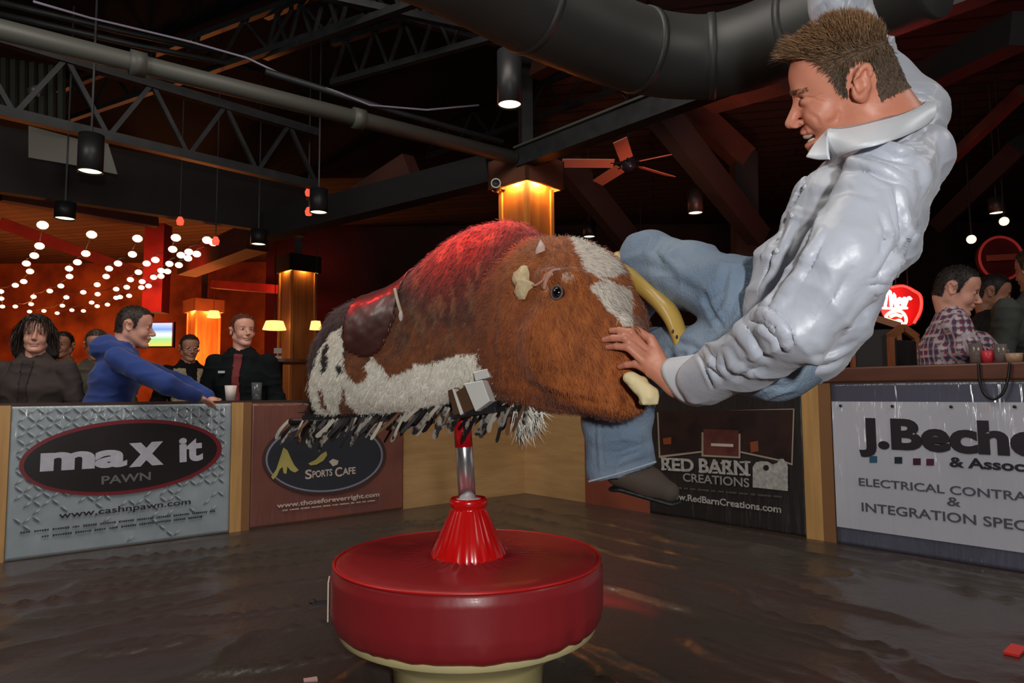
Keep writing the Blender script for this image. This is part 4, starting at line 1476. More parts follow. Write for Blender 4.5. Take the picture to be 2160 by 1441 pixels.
def plane_px(V, o, lat, side=None):
    """pixel a point would have if slid sideways onto the bull's middle plane"""
    q = V - (((V - o) @ lat))[:, None] * lat
    return proj(q)


def hide_px(V):
    # the near flank lies in front of the mid-plane: slide to the near-flank plane instead
    off = 0.15
    q = V - (((V - AX0) @ AL) - off)[:, None] * AL
    return proj(q)


WHT = np.array([0.78, 0.74, 0.64])
BLKH = np.array([0.022, 0.016, 0.014])
BRW = np.array([0.20, 0.062, 0.022])
white_poly = [(640, 800), (657, 773), (673, 740), (693, 707), (713, 693), (723, 688), (733, 740), (737, 780), (753, 807), (777, 807), (787, 770), (800, 748), (810, 767), (833, 797), (853, 793), (883, 773), (933, 760), (983, 750), (1010, 747), (1030, 728), (1060, 760), (1100, 930), (640, 930)]
saddle_poly = [(727, 650), (725, 600), (780, 560), (850, 560), (850, 610), (846, 650), (848, 672), (838, 702), (820, 740), (800, 757), (775, 757), (760, 750), (738, 740), (730, 700)]
spots = [(687, 757, 9, 30, .15), (724, 778, 8, 12, 0), (672, 842, 5, 24, .05), (714, 872, 17, 24, 0), (722, 838, 5, 20, .25), (701, 660, 3, 4, 0)]


def body_color(V):
    q = hide_px(V)
    w = np.stack([noise(V, 34, 21), noise(V, 34, 22)], 1) * 5 + np.stack([noise(V, 90, 23), noise(V, 90, 24)], 1) * 2.5
    q = q + w
    n1 = fbm(V * np.array([1.6, 1.6, 0.7]), 22, 7)
    n2 = fbm(V, 60, 8)
    c = np.tile(BRW, (len(V), 1)) * (1 + 0.5 * n2)[:, None]
    # brindle darkens over the hump and rump
    t = np.clip((770 - q[:, 1]) / 110 + 1.1 * n1 - .15, 0, .92)[:, None]
    c = c * (1 - t) + np.array([0.055, 0.026, 0.02]) * t
    t = (np.clip((fbm(V * np.array([1.6, 1.6, 0.6]), 34, 77) - 0.12) * 6, 0, 1) * np.clip((770 - q[:, 1]) / 60, 0, 1) * 0.65)[:, None]
    c = c * (1 - t) + np.array([0.17, 0.10, 0.05]) * t
    t = np.clip((745 - q[:, 0]) / 20, 0, 1)[:, None]
    c = c * (1 - t) + BLKH * t
    inw = in_poly(q, white_poly)
    c[inw] = WHT * (1 + 0.22 * n2[inw] + 0.06 * n1[inw])[:, None]
    for (x, y, rx, ry, tl) in spots:
        dx, dy = q[:, 0] - x, q[:, 1] - y
        dx, dy = dx + dy * tl, dy
        m_ = (dx / rx) ** 2 + (dy / ry) ** 2 < 1
        c[m_] = BLKH if y < 800 else np.array([0.17, 0.06, 0.025])
    return np.clip(c, 0.004, 1)


HIDE = mat('cow_hide', rough=0.75, attr=True, sheen=0.15, spec=0.3)
cb = body_color(Vb)
body_o = mesh_obj('hide_body', Vb, Fb, HIDE, bull, True, cb)


def surf(V, N, px, py, lift=.004):
    """point of a sculpted surface seen at a pixel"""
    q = proj(V)
    vd = V - np.array([0, 0, CAM_Z])
    ok = ((q[:, 0] - px) ** 2 + (q[:, 1] - py) ** 2 < 60) & ((N * vd).sum(1) < 0)
    if not ok.any():
        ok = ((q[:, 0] - px) ** 2 + (q[:, 1] - py) ** 2 < 400)
    i = np.where(ok)[0]
    j = i[np.argmin(V[i][:, 1])]
    return P(px, py, V[j][1]) + N[j] * lift, N[j]


def fur(name, V, N, col_fn, count, length, width, flow, parent, seed=1, skip=None, m_=None, lift=0.35, lvar=0.5):
    rg = np.random.RandomState(seed)
    i = rg.randint(0, len(V), count)
    p = V[i] + rg.normal(0, 0.003, (count, 3))
    n = N[i]
    if skip is not None:
        k = ~skip(p)
        p, n = p[k], n[k]
    c = col_fn(p)
    count = len(p)
    fl = flow(p) + rg.normal(0, 0.35, (count, 3))
    fl = fl - (fl * n).sum(1)[:, None] * n
    fl /= np.linalg.norm(fl, axis=1)[:, None] + 1e-9
    L = length * (1 + lvar * rg.uniform(-1, 1, count))[:, None]
    s = np.cross(n, fl)
    w = width * (0.6 + 0.8 * rg.rand(count))[:, None]
    a = p - s * w
    b = p + s * w
    mid = p + fl * L * .55 + n * L * lift
    tip = p + fl * L + n * L * lift * 1.1
    Vv = np.stack([a, b, mid + s * w * .7, mid - s * w * .7, tip], 1).reshape(-1, 3)
    k = np.arange(count)[:, None] * 5
    Fq = np.concatenate([k + np.array([[0, 1, 2]]), k + np.array([[0, 2, 3]]), k + np.array([[3, 2, 4]])])
    cc = c * (1 + 0.35 * rg.uniform(-1, 1, count))[:, None]
    C5 = np.repeat(cc[:, None, :], 5, 1)
    C5[:, 4] *= 1.15
    return mesh_obj(name, Vv, Fq, m_ or HIDE, parent, True, np.clip(C5.reshape(-1, 3), 0.003, 1))


sad_skip = lambda p: in_poly(hide_px(p), saddle_poly)
tag(fur('coat_hair', Vb, Nb, body_color, 46000, 0.014, 0.0009, lambda p: np.tile(-AD * .5 - Z * .9, (len(p), 1)), bull, 3, sad_skip, lift=.22), kind='stuff')


def shell(name, V, Fq, N, sel, thick, mt, parent, lift=0.002):
    """a fitted panel lying on a sculpted surface"""
    keep = sel[Fq].all(1)
    f = Fq[keep]
    u, inv = np.unique(f, return_inverse=True)
    f = inv.reshape(f.shape)
    v = V[u] + N[u] * (lift + thick)
    o = mesh_obj(name, v, f, mt, parent)
    s = o.modifiers.new('thick', 'SOLIDIFY')
    s.thickness = thick
    s.offset = -1
    return o


LEA = mat('oxblood_leather', (0.075, 0.016, 0.012), 0.42, coat=0.15, n_scale=14, n_amt=0.4, col2=(0.045, 0.012, 0.01))
shell('leather_saddle', Vb, Fb, Nb, in_poly(hide_px(Vb), saddle_poly), 0.006, LEA, bull)
# grip strap over the withers with a pale loose end
o = MB().tube(spline([surf(Vb, Nb, x, y, .006)[0] for x, y in ((836, 612), (842, 640), (849, 662))], 4), 0.005, 8).build('grip_rope', mat('pale_rope', (0.45, 0.40, 0.30), .7), bull, True)
MB().ball(surf(Vb, Nb, 849, 668, .008)[0], (0.007, .007, .016), 8).build('rope_end', mat('rope_end', (0.6, 0.5, 0.5), .7), bull, True)

# bare hide on the hump behind the head, no pad
# (the hump only looks red because a red lamp shines on it)

# fringe: long hide strips along the belly hem
FR = [mat('fringe_black', (0.010, 0.008, 0.008), 0.5), mat('fringe_cream', (0.50, 0.46, 0.38), 0.6), mat('fringe_brown', (0.16, 0.07, 0.03), 0.6), mat('fringe_pied', (0.30, 0.27, 0.24), 0.6, n_scale=40, n_amt=0.06, col2=(0.015, 0.012, 0.01))]
rnd = random.Random(11)
hem = [(652, 893), (690, 893), (730, 892), (780, 888), (830, 884), (880, 876), (930, 864), (965, 862), (1010, 872), (1050, 872), (1100, 868), (1150, 856)]
hx = [h[0] for h in hem]
hy = [h[1] for h in hem]
for k in range(96):
    px = 646 + (1150 - 646) * (k + rnd.uniform(-.3, .3)) / 95
    py = float(np.interp(px, hx, hy)) - 8
    far = k % 3 == 2
    lat = (0.10 if px > 680 else .08) * (-0.2 if far else 1)
    a = axp(px, py) + AL * lat
    L_ = rnd.uniform(0.055, 0.105) if px < 965 else rnd.uniform(.05, .10)
    dr = nrm(-AD * rnd.uniform(0.1, .9) - Z * 1.0 + AL * rnd.uniform(-.1, .5))
    if px > 1060:
        dr = nrm(-AD * rnd.uniform(-.2, .6) - Z + AL * .2)
    w_ = rnd.uniform(.003, .0065)
    p1 = a + dr * L_ * .5 + AL * rnd.uniform(0, .012)
    p2 = a + dr * L_ - AD * rnd.uniform(-.01, .02)
    pts_ = spline([a, p1, p2], 4)
    sd = nrm(np.cross(dr, AL))
    tw = rnd.uniform(-.6, .6)
    v = []
    for i, p in enumerate(pts_):
        s_ = nrm(sd + AL * tw * i / len(pts_))
        ww = w_ * (1.0 + .5 * i / len(pts_)) * (1 if i < len(pts_) - 1 else .4)
        nn_ = np.cross(s_, dr) * .0012
        v += [p - s_ * ww - nn_, p + s_ * ww - nn_, p + s_ * ww + nn_, p - s_ * ww + nn_]
    f = []
    for i in range(len(pts_) - 1):
        b_ = i * 4
        for j in range(4):
            f.append((b_ + j, b_ + (j + 1) % 4, b_ + 4 + (j + 1) % 4, b_ + 4 + j))
    f += [(3, 2, 1, 0), tuple(len(v) - 4 + j for j in range(4))]
    r_ = rnd.random()
    mt = FR[0] if r_ < .42 else FR[1] if r_ < .66 else FR[3] if r_ < .92 else FR[2]
    mesh_obj('fringe_strip', np.array(v), f, mt, bull, False)
# dark underside board and hem
b0, b1_ = axp(680, 888), axp(1080, 862)
MB().tube(spline([axp(x, y - 6) + AL * .085 for x, y in hem[:-1]], 3), 0.012, 8).build('hem_binding', FR[0], bull, True)
MB().bar(b0 + Z * .01, b1_ + Z * .012, .19, .02, up=Z).build('belly_board', BLACK, bull)
# white tuft at the dewlap
tv = np.array([axp(1125, 868) + AL * .08 + np.array([0.001 * i, 0, 0]) for i in range(30)]) + np.random.RandomState(2).normal(0, .018, (30, 3))
tag(fur('dewlap_tuft', tv, np.tile(AL, (30, 1)), lambda p: np.tile(WHT * 1.1, (len(p), 1)) * np.where(np.random.RandomState(5).rand(len(p), 1) < .3, .05, 1), 500, .05, .0015, lambda p: np.tile(AD * .2 - Z, (len(p), 1)), bull, 4, lift=.1), kind='stuff')
# dark hair beside the rump stands in for the bull's cast shadow
tag(fur('rump_shadow_hair', np.array([axp(668 - 3 * i, 830 + 8 * i) for i in range(10)]) + 0, np.tile(-AD, (10, 1)), lambda p: np.tile(BLKH * 1.2, (len(p), 1)), 500, .05, .002, lambda p: np.tile(-Z - AD * .05, (len(p), 1)), bull, 6, lift=.15), kind='stuff')

# pole, coupling and chrome bracket
pt = axp(972, 868)
pb = np.array([bx, by, zt_ + .16])
MB().tube([pb - Z * .05, pt + Z * .05], 0.0262, 28).build('chrome_pole', CHROME, bull, True)
MB().tube([pb + (pt - pb) * .60, pt + Z * .03], 0.0272, 28).build('red_reflection_sleeve', mat('red_reflection', (0.55, 0.006, 0.012), .18, coat=.8), bull, True)  # red reflection on the upper pole, built as a coloured sleeve
MB().lathe(pb - Z * .005, [(.0275, 0), (.036, .002), (.036, .012), (.0275, .014)], 28).build('white_collar', mat('nylon_collar', (0.8, 0.72, 0.72), .4), bull, True)
fr = AL * 0.150
e1 = nrm(P(1000, 862, 2) - P(975, 800, 2))
def plate(name, poly, d0, th, mt, bev=.0015):
    a = [axp(x, y) + AL * d0 for x, y in poly]
    n_ = len(a)
    v = a + [p + AL * th for p in a]
    f = [tuple(range(n_))[::-1], tuple(range(n_, 2 * n_))] + [(i, (i + 1) % n_, n_ + (i + 1) % n_, n_ + i) for i in range(n_)]
    o = mesh_obj(name, np.array(v), f, mt, bull, False)
    bv = o.modifiers.new('edge', 'BEVEL')
    bv.width = bev
    bv.segments = 2
    return o
ALU = mat('brushed_aluminium', (0.80, 0.80, 0.76), 0.35, 0.25)
BRZ = mat('brown_steel', (0.22, 0.12, 0.07), 0.25, 0.6)
def sh(pl):          # picture was traced on the near flank; slide back to the mid-plane
    return [tuple(proj((axp(x, y, AX0 + AL * .16) - AL * .16)[None])[0]) for x, y in pl]
plate('bracket_cheek', sh([(948, 822), (960, 818), (982, 868), (958, 877)]), .135, .03, BRZ)
plate('bracket_rib', sh([(959, 822), (963, 820), (982, 872), (976, 876)]), .150, .024, ALU)
plate('bracket_face', sh([(964, 828), (990, 810), (1004, 862), (978, 874)]), .140, .03, BRZ)
plate('bracket_plate', sh([(988, 810), (1026, 802), (1042, 846), (1012, 868)]), .150, .034, ALU)
plate('bracket_block', sh([(1006, 786), (1034, 778), (1040, 796), (1010, 804)]), .150, .03, ALU)
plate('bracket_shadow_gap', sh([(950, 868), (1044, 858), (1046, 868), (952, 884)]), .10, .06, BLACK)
MB().bar(pt + Z * .03, pt + Z * .03 + AL * .05, .04, .04).build('pivot_block', BLACK, bull)

# ---- head
HX = P(1050, 1000, 2.03)
HX[2] = 0
HD = nrm((0.80, -0.60, 0))
HL = np.array([HD[1], -HD[0], 0])
HL = HL if HL[1] < 0 else -HL
hrows = [(1048, 520, 842, .14), (1075, 508, 852, .165), (1110, 506, 860, .175), (1150, 504, 866, .18), (1190, 502, 872, .178), (1230, 506, 876, .17), (1265, 524, 878, .155),
         (1300, 548, 878, .135), (1325, 580, 876, .118), (1340, 620, 872, .10), (1347, 670, 860, .09)]
hs = stations(hrows, HX, HD, HL)
S = SDF(0.006)
pts = np.array([HX + HD * s_ + HL * w * sg + Z * z_ for s_, a_, b_, w in hs for sg in (-1, 1) for z_ in (a_, b_)])
S.add(loft_fn(HX, HD, HL, hs, 2.2), pts.min(0), pts.max(0), 0.02)


def hp(px, py, lat):
    """point of the head at lateral offset lat seen at a pixel"""
    return axp(px, py, HX + HL * lat, HL)
# eye socket, brow, cheek, muzzle, mouth cavity
S.ell(hp(1178, 618, .172), (.035, .03, .03), k=.03, mode='s')
S.cap(hp(1150, 585, .165), hp(1215, 580, .150), .018, .020, k=.03)
S.ell(hp(1225, 730, .115), (.13, .05, .12), k=.09)
S.ell(hp(1300, 850, .07), (.075, .06, .035), k=.04)
S.cap(hp(1336, 760, .11), hp(1350, 845, .10), .03, .045, k=.02, mode='s')
S.cap(hp(1310, 690, .10), hp(1345, 740, .05), .03, .03, k=.04)
Vh, Fh = S.build()
Vh = relax(Vh, Fh, 3)
Nh = normals(Vh, Fh)
Vh = fold(Vh, Nh, [(1105, 800), (1140, 822), (1190, 838), (1240, 845), (1290, 852)], 7, .007, 'groove')
Vh = fold(Vh, Nh, [(1060, 560), (1046, 640), (1040, 720), (1046, 800)], 7, .006, 'groove')
Vh = fold(Vh, Nh, [(1200, 640), (1235, 690), (1250, 760)], 14, .002, 'ridge')
Vh += Nh * (0.005 * fbm(Vh, 9, 13) + 0.0025 * fbm(Vh, 30, 14))[:, None]
Nh = normals(Vh, Fh)
blaze1 = [(1198, 501), (1219, 498), (1251, 506), (1291, 533), (1322, 568), (1304, 583), (1264, 588), (1235, 572), (1222, 549), (1209, 520)]
blaze2 = [(1243, 599), (1277, 588), (1330, 607), (1336, 638), (1330, 665), (1332, 691), (1314, 686), (1293, 665), (1277, 651), (1264, 628), (1251, 614)]


def head_color(V):
    q = proj(V) + np.stack([noise(V, 60, 31), noise(V, 60, 32)], 1) * 5 + np.stack([noise(V, 150, 33), noise(V, 150, 34)], 1) * 3
    near = ((V - HX) @ HL) > 0.0
    n1, n2 = fbm(V, 16, 15), fbm(V * np.array([1.5, 1.5, .5]), 55, 16)
    c = np.array([0.32, 0.088, 0.020]) * (1 + .35 * n1 + .45 * n2)[:, None]
    c[:, 1] += .012 * n2
    t = np.clip((1095 - q[:, 0]) / 60, 0, 1)[:, None]
    c = c * (1 - t) + np.array([0.20, 0.055, 0.02]) * (1 + .3 * n2)[:, None] * t
    w = near & (in_poly(q, blaze1) | in_poly(q, blaze2))
    c[w] = np.array([0.60, 0.54, 0.47]) * (1 + .25 * n2[w])[:, None]
    for (x, y, rx, ry) in ((1198, 584, 11, 8), (1150, 602, 6, 12)):
        w = near & (((q[:, 0] - x) / rx) ** 2 + ((q[:, 1] - y) / ry) ** 2 < 1)
        c[w] = (0.55, 0.33, 0.24)
    return np.clip(c, .004, 1)


head_o = mesh_obj('hide_head', Vh, Fh, HIDE, bull, True, head_color(Vh))


def hflow(p):
    q = p - hp(1185, 600, .1)
    return nrm_rows(q * np.array([1, 1, 1.3]) - Z * .10)


def nrm_rows(q):
    return q / (np.linalg.norm(q, axis=1)[:, None] + 1e-9)


_ep, _en = surf(Vh, Nh, 1178, 618, .0)
eye_c = _ep + np.array([0, -.002, 0])
tag(fur('head_hair', Vh, Nh, head_color, 42000, .014, .0008, hflow, head_o, 5, lambda p: np.linalg.norm(p - eye_c, axis=1) < .026, lift=.2), kind='stuff')
EYE = mat('glass_eye', (0.004, 0.004, 0.006), 0.06, coat=1.0)
MB().ball(eye_c, .0165, 20).build('eye', EYE, head_o, True)
MB().tube([eye_c + HL * .009 + 0.0165 * (math.cos(a) * HD + math.sin(a) * Z) for a in np.linspace(0, 2 * math.pi, 25)], .0028, 6).build('eyelid', mat('eyelid_grey', (0.12, 0.09, 0.08), .5), head_o, True)
CRM = mat('cream_rawhide', (0.66, 0.52, 0.30), 0.55, n_scale=30, n_amt=.3, col2=(0.5, 0.36, 0.2), bump=.3, b_scale=60)
PNK = mat('pink_rawhide', (0.50, 0.24, 0.17), 0.6)


def patch(name, V, N, poly, mt, parent, th=.008):
    a = [surf(V, N, x, y, .002) for x, y in poly]
    cen = np.mean([p for p, _ in a], 0)
    n_ = nrm(np.mean([q for _, q in a], 0))
    v = [p for p, _ in a] + [p + (cen - p) * .18 + n_ * th for p, _ in a] + [cen + n_ * th * 1.5]
    k = len(a)
    f = [(i, (i + 1) % k, k + (i + 1) % k, k + i) for i in range(k)] + [(k + i, k + (i + 1) % k, 2 * k) for i in range(k)]
    return mesh_obj(name, np.array(v), f, mt, parent)
patch('torn_ear', Vh, Nh, [(1106, 560), (1113, 562), (1118, 578), (1117, 592), (1128, 597), (1126, 606), (1116, 614), (1108, 632), (1094, 633), (1089, 625), (1097, 615), (1086, 602), (1083, 592), (1088, 576), (1098, 570)], CRM, head_o, .014)
patch('poll_patch', Vh, Nh, [(1142, 508), (1150, 520), (1150, 530), (1140, 534), (1130, 538), (1135, 524)], mat('pale_hide', (0.6, 0.42, 0.38), .6), head_o, .008)
MB().tube(spline([surf(Vh, Nh, x, y)[0] for x, y in ((1120, 600), (1132, 602), (1146, 592), (1152, 582), (1160, 577), (1170, 572), (1184, 570))], 4), .0032, 6).build('rawhide_lace', PNK, head_o, True)
MB().tube(spline([surf(Vh, Nh, x, y)[0] for x, y in ((1150, 610), (1152, 596), (1158, 584), (1168, 578))], 4), .0055, 6).build('rawhide_lace', PNK, head_o, True)
# horn
HORN = mat('yellow_horn', (0.56, 0.36, 0.075), 0.42, n_scale=5, n_amt=.3, col2=(0.40, 0.26, 0.06), coat=.3)
hpts = [P(1300, 545, 1.86), P(1338, 588, 1.80), P(1378, 622, 1.75), P(1412, 660, 1.69), P(1432, 705, 1.65), P(1441, 752, 1.63), P(1443, 785, 1.63)]
rr = np.interp(np.linspace(0, 1, 6 * 6 + 1), [0, .15, .5, .8, 1], [.024, .025, .0235, .0165, .008])
horn = MB().tube(spline(hpts, 6), list(rr), 20).build('horn', HORN, bull, True)
MB().ball(P(1420, 699, 1.626), (.0025, .002, .005), 8).ball(P(1428, 711, 1.622), (.003, .002, .005), 8).ball(P(1434, 728, 1.62), (.003, .002, .008), 8).build('horn_nick', BLACK, horn, True)
h2 = spline([hp(1190, 520, -.12), hp(1180, 480, -.17) + Z * -.03, hp(1200, 470, -.25)], 5)
MB().tube(h2, list(np.linspace(.018, .006, len(h2))), 14)
# mouth: grey-green pocket with a cream bit hanging out
MOU = mat('olive_mouth', (0.075, 0.062, 0.035), .7, n_scale=20, n_amt=.3)
MB().hexa([P(1300, 770, 1.80), P(1352, 760, 1.74), P(1366, 838, 1.72), P(1298, 836, 1.78), P(1300, 770, 1.70), P(1340, 768, 1.68), P(1352, 832, 1.68), P(1300, 832, 1.69)]).build('mouth_pocket', MOU, head_o, bevel=.008)
S2 = SDF(.003)
S2.cap(P(1332, 800, 1.60), P(1368, 832, 1.585), .017, .022, k=.01)
S2.cap(P(1325, 797, 1.60), P(1355, 806, 1.60), .010, .012, k=.01)
S2.box(P(1368, 838, 1.59), (.020, .02, .018), rnd=.006, k=.008)
v, f = S2.build()
v += normals(v, f) * (.0025 * fbm(v, 60, 4))[:, None]
mesh_obj('foam_bit', v, f, mat('cream_foam', (0.74, 0.62, 0.34), .6), bull)
# ------------------------------------------------------------------ people
def join(parts):
    V, Fq, o = [], [], 0
    for v, f in parts:
        V.append(v)
        Fq.append(f + o)
        o += len(v)
    return np.concatenate(V), np.concatenate(Fq)


def head_sdf(S, T, sc=1.0, smile=False, neck=True):
    """T maps local head points (x forward, y left, z up, ear level = 0) to world; S is an SDF"""
    o = T((0, 0, 0))
    R = np.stack([nrm(T((1, 0, 0)) - o), nrm(T((0, 1, 0)) - o), nrm(T((0, 0, 1)) - o)], 1)
    e = lambda c, r, k=.012, mode='u', rot=None: S.ell(T(c), np.array(r) * sc, R if rot is None else R @ rot, k * sc, mode)
    c_ = lambda a, b, ra, rb, k=.01, mode='u': S.cap(T(a), T(b), ra * sc, rb * sc, None, 1, k * sc, mode)
    e((.018, 0, .045), (.086, .076, .080))
    e((-.014, 0, .005), (.054, .062, .062), .03)
    e((.055, 0, -.015), (.052, .057, .085), .03)
    e((.062, 0, .050), (.045, .058, .045), .03)
    for s in (-1, 1):
        c_((.0, .052 * s, -.050), (.072, .020 * s, -.100), .020, .017, .03)
        e((.072, .036 * s, -.035), (.030, .024, .028) if smile else (.026, .022, .026), .018)
    e((.088, 0, -.105), (.020, .024, .017), .02)
    c_((.096, -.030, .022), (.096, .030, .022), .011, .011, .018)
    for s in (-1, 1):
        e((.110, .031 * s, .002), (.016, .017, .012), .012, 's')
        e((.092, .032 * s, .000), (.014, .016, .010), .006)
    c_((.103, 0, .006), (.130, 0, -.034), .0085, .0115, .014)
    for s in (-1, 1):
        e((.119, .011 * s, -.040), (.013, .008, .0075), .006)
    e((.103, 0, -.060), (.014, .026, .010), .010)
    if smile:
        e((.098, 0, -.090), (.016, .024, .010), .010)
        e((.116, 0, -.076), (.030, .025, .0095), .004, 's')
    else:
        e((.100, 0, -.066), (.015, .024, .006), .005)
        e((.097, 0, -.078), (.014, .021, .007), .005)
    for s in (-1, 1):
        y = .076 * s
        ring = []
        for k in range(13):
            a = math.radians(-60 + 300 * k / 12 + 60)
            ring.append((-.004 - .0165 * math.cos(a) - .006 * math.sin(a), y + .010 * s * (1 - .3 * math.cos(a)), .001 + .027 * math.sin(a + .3)))
        for k in range(12):
            c_(ring[k], ring[k + 1], .0048, .0048, .004)
        e((-.004, .078 * s, .002), (.015, .006, .026), .006)
        e((.002, .082 * s, -.027), (.009, .006, .010), .008)
        e((.004, .088 * s, -.002), (.008, .008, .012), .006, 's')
    return R


def hair_zone(q):
    h = np.interp(q[:, 0], [-.09, -.03, -.022, .0, .022, .034, .048, .070, .100], [-.040, -.048, .02, .028, -.02, -.012, .040, .072, .082])
    ear = ((q[:, 0] + .004) / .026) ** 2 + ((q[:, 2] - .000) / .040) ** 2 < 1
    return (q[:, 2] > h) & ~(ear & (np.abs(q[:, 1]) > .06))


def strands(name, p, d, L, w, col, parent, rough=.5, seed=1):
    """hair: tapered locks from roots p along d with a little droop"""
    rg = np.random.RandomState(seed)
    n = len(p)
    L = L[:, None] if hasattr(L, '__len__') else L * np.ones((n, 1))
    L = L * rg.uniform(.7, 1.25, (n, 1))
    s = nrm_rows(np.cross(d, rg.normal(0, 1, (n, 3))))
    b = np.cross(d, s)
    q1 = p + d * L * .5 + b * L * rg.uniform(-.12, .12, (n, 1))
    q2 = p + d * L + b * L * rg.uniform(-.25, .25, (n, 1)) - Z * L * .12
    ww = w * rg.uniform(.6, 1.4, (n, 1))
    v = np.stack([p - s * ww, p + s * ww, q1 + s * ww * .8, q1 - s * ww * .8, q2], 1).reshape(-1, 3)
    k = np.arange(n)[:, None] * 5
    f = np.concatenate([k + np.array([[0, 1, 2]]), k + np.array([[0, 2, 3]]), k + np.array([[3, 2, 4]])])
    c = np.array(col)[None] * rg.uniform(.55, 1.5, (n, 1))
    c = np.repeat(c[:, None], 5, 1).reshape(-1, 3)
    return v, f, c


HAIRM = mat('hair_strands', rough=0.5, attr=True, spec=.35)


def skin_mat(name, col, red):
    return mat(name, col, 0.45, n_scale=14, n_amt=.35, col2=red, bump=.05, b_scale=120, spec=.4)


# ---------------------------------------------------------------- the rider
rider = thing('person', 'man in silver-grey dress shirt and jeans flung off the bull, laughing', 'person', tuple(P(1640, 770, 1.42)))
SKIN = skin_mat('skin_flushed', (0.62, 0.27, 0.175), (0.52, 0.17, 0.105))
hc = P(1800, 178, 1.31)
vw = nrm(hc - np.array([0, 0, CAM_Z]))
rt_ = nrm(np.cross(vw, Z))
up_ = np.cross(rt_, vw)
pit = math.radians(9)
yaw = math.radians(8)                 # a little towards the viewer
f0 = -rt_ * math.cos(yaw) - vw * math.sin(yaw)
fx = f0 * math.cos(pit) - up_ * math.sin(pit)
uz = up_ * math.cos(pit) + f0 * math.sin(pit)
ly = np.cross(uz, fx)
hs_ = 0.97
TH = lambda q: hc + hs_ * (fx * q[0] + ly * q[1] + uz * q[2])
S = SDF(.0022)
head_sdf(S, TH, hs_, True)
nk = P(1882, 272, 1.30)
S.cap(TH((-.025, 0, -.03)), nk, .060, .062, k=.03)
S.cap(TH((.03, 0, -.09)), nk + np.array([-.03, 0, -.02]), .035, .045, k=.03)
vh_, fh_ = S.build()
vh_ = relax(vh_, fh_, 1, .4)
nh_ = normals(vh_, fh_)
# smile lines, crow's feet and squinted lids
for pl, w, a in (([(1668, 262), (1684, 262), (1697, 275), (1704, 292)], 4, .0035), ([(1690, 214), (1705, 207), (1722, 206)], 2.5, .0022), ([(1678, 206), (1694, 207), (1706, 203)], 2.2, .0025),
                 ([(1716, 206), (1728, 200), (1738, 198)], 2, .0012), ([(1716, 210), (1728, 212), (1740, 214)], 2, .0012), ([(1700, 235), (1722, 250), (1730, 268)], 5, .0018), ([(1770, 232), (1765, 250), (1742, 264)], 6, .0016)):
    vh_ = fold(vh_, nh_, pl, w, a, 'groove')
# left hand on the bull's face
tips = [(1290, 698), (1274, 717), (1281, 732), (1304, 773)]
td = [surf(Vh, Nh, x, y, .007)[0] for x, y in tips]
dm = float(np.mean([t_[1] for t_ in td]))
mcp = [P(1368, 744, dm - .02), P(1364, 757, dm - .035), P(1366, 770, dm - .047), P(1374, 785, dm - .055)]
wrist = P(1425, 811, dm - .105)
armL0 = P(1482, 800, dm - .19)
mids = [((1330, 702), .035), ((1318, 713), .045), ((1326, 733), .048), ((1342, 768), .04)]
S = SDF(.0018)
S.chain([wrist + nrm(armL0 - wrist) * .04, wrist, (wrist + mcp[1]) / 2], [.024, .024, .022], nrm(mcp[0] - mcp[3]), 1.15, .012)
for i in range(4):
    S.cap(wrist + (mcp[i] - mcp[1]) * .35, mcp[i], .016, .0115, k=.012)
    (mx, my), dd = mids[i]
    pip = P(mx, my, td[i][1] - dd * .55 - .012)
    dip = pip * .42 + td[i] * .58 + np.array([0, -.006, .002])
    S.cap(mcp[i], pip, .0110, .0095, k=.006)
    S.cap(pip, dip, .0093, .0084, k=.003)
    S.cap(dip, td[i], .0083, .0072, k=.003)
    S.ell(pip, .0100, k=.004)
thr = wrist + (mcp[0] - wrist) * .35 + np.array([0, .012, .012])
th1 = P(1372, 716, dm + .01)
th2 = P(1340, 694, dm + .02)
S.cap(thr, th1, .016, .0125, k=.012)
S.cap(th1, th2, .0115, .009, k=.004)
S.cap(mcp[0], mcp[3], .010, .009, k=.012)
vhd, fhd = S.build()
vhd = relax(vhd, fhd, 1, .4)
# right hand thrown up, out of the picture but built
w2 = P(1738, -95, 1.50)
S = SDF(.003)
S.cap(w2 + np.array([.02, 0, -.08]), w2, .024, .024)
S.cap(w2, w2 + np.array([-.03, 0, .07]), .028, .034, (0, 1, 0), .6, .02)
for k_, (dx_, L_) in enumerate(((-.035, .07), (-.012, .08), (.011, .075), (.032, .058))):
    a_ = w2 + np.array([-.035 + dx_, 0, .085])
    S.cap(a_, a_ + np.array([dx_ * .4 - .02, -.01, L_ * .6]), .0095, .009, k=.006)
    S.cap(a_ + np.array([dx_ * .4 - .02, -.01, L_ * .6]), a_ + np.array([dx_ * .4 - .03, -.03, L_ * .95]), .009, .0075, k=.003)
S.cap(w2 + np.array([.0, -.01, .03]), w2 + np.array([.055, -.02, .075]), .014, .010, k=.012)
vr_, fr_ = S.build()
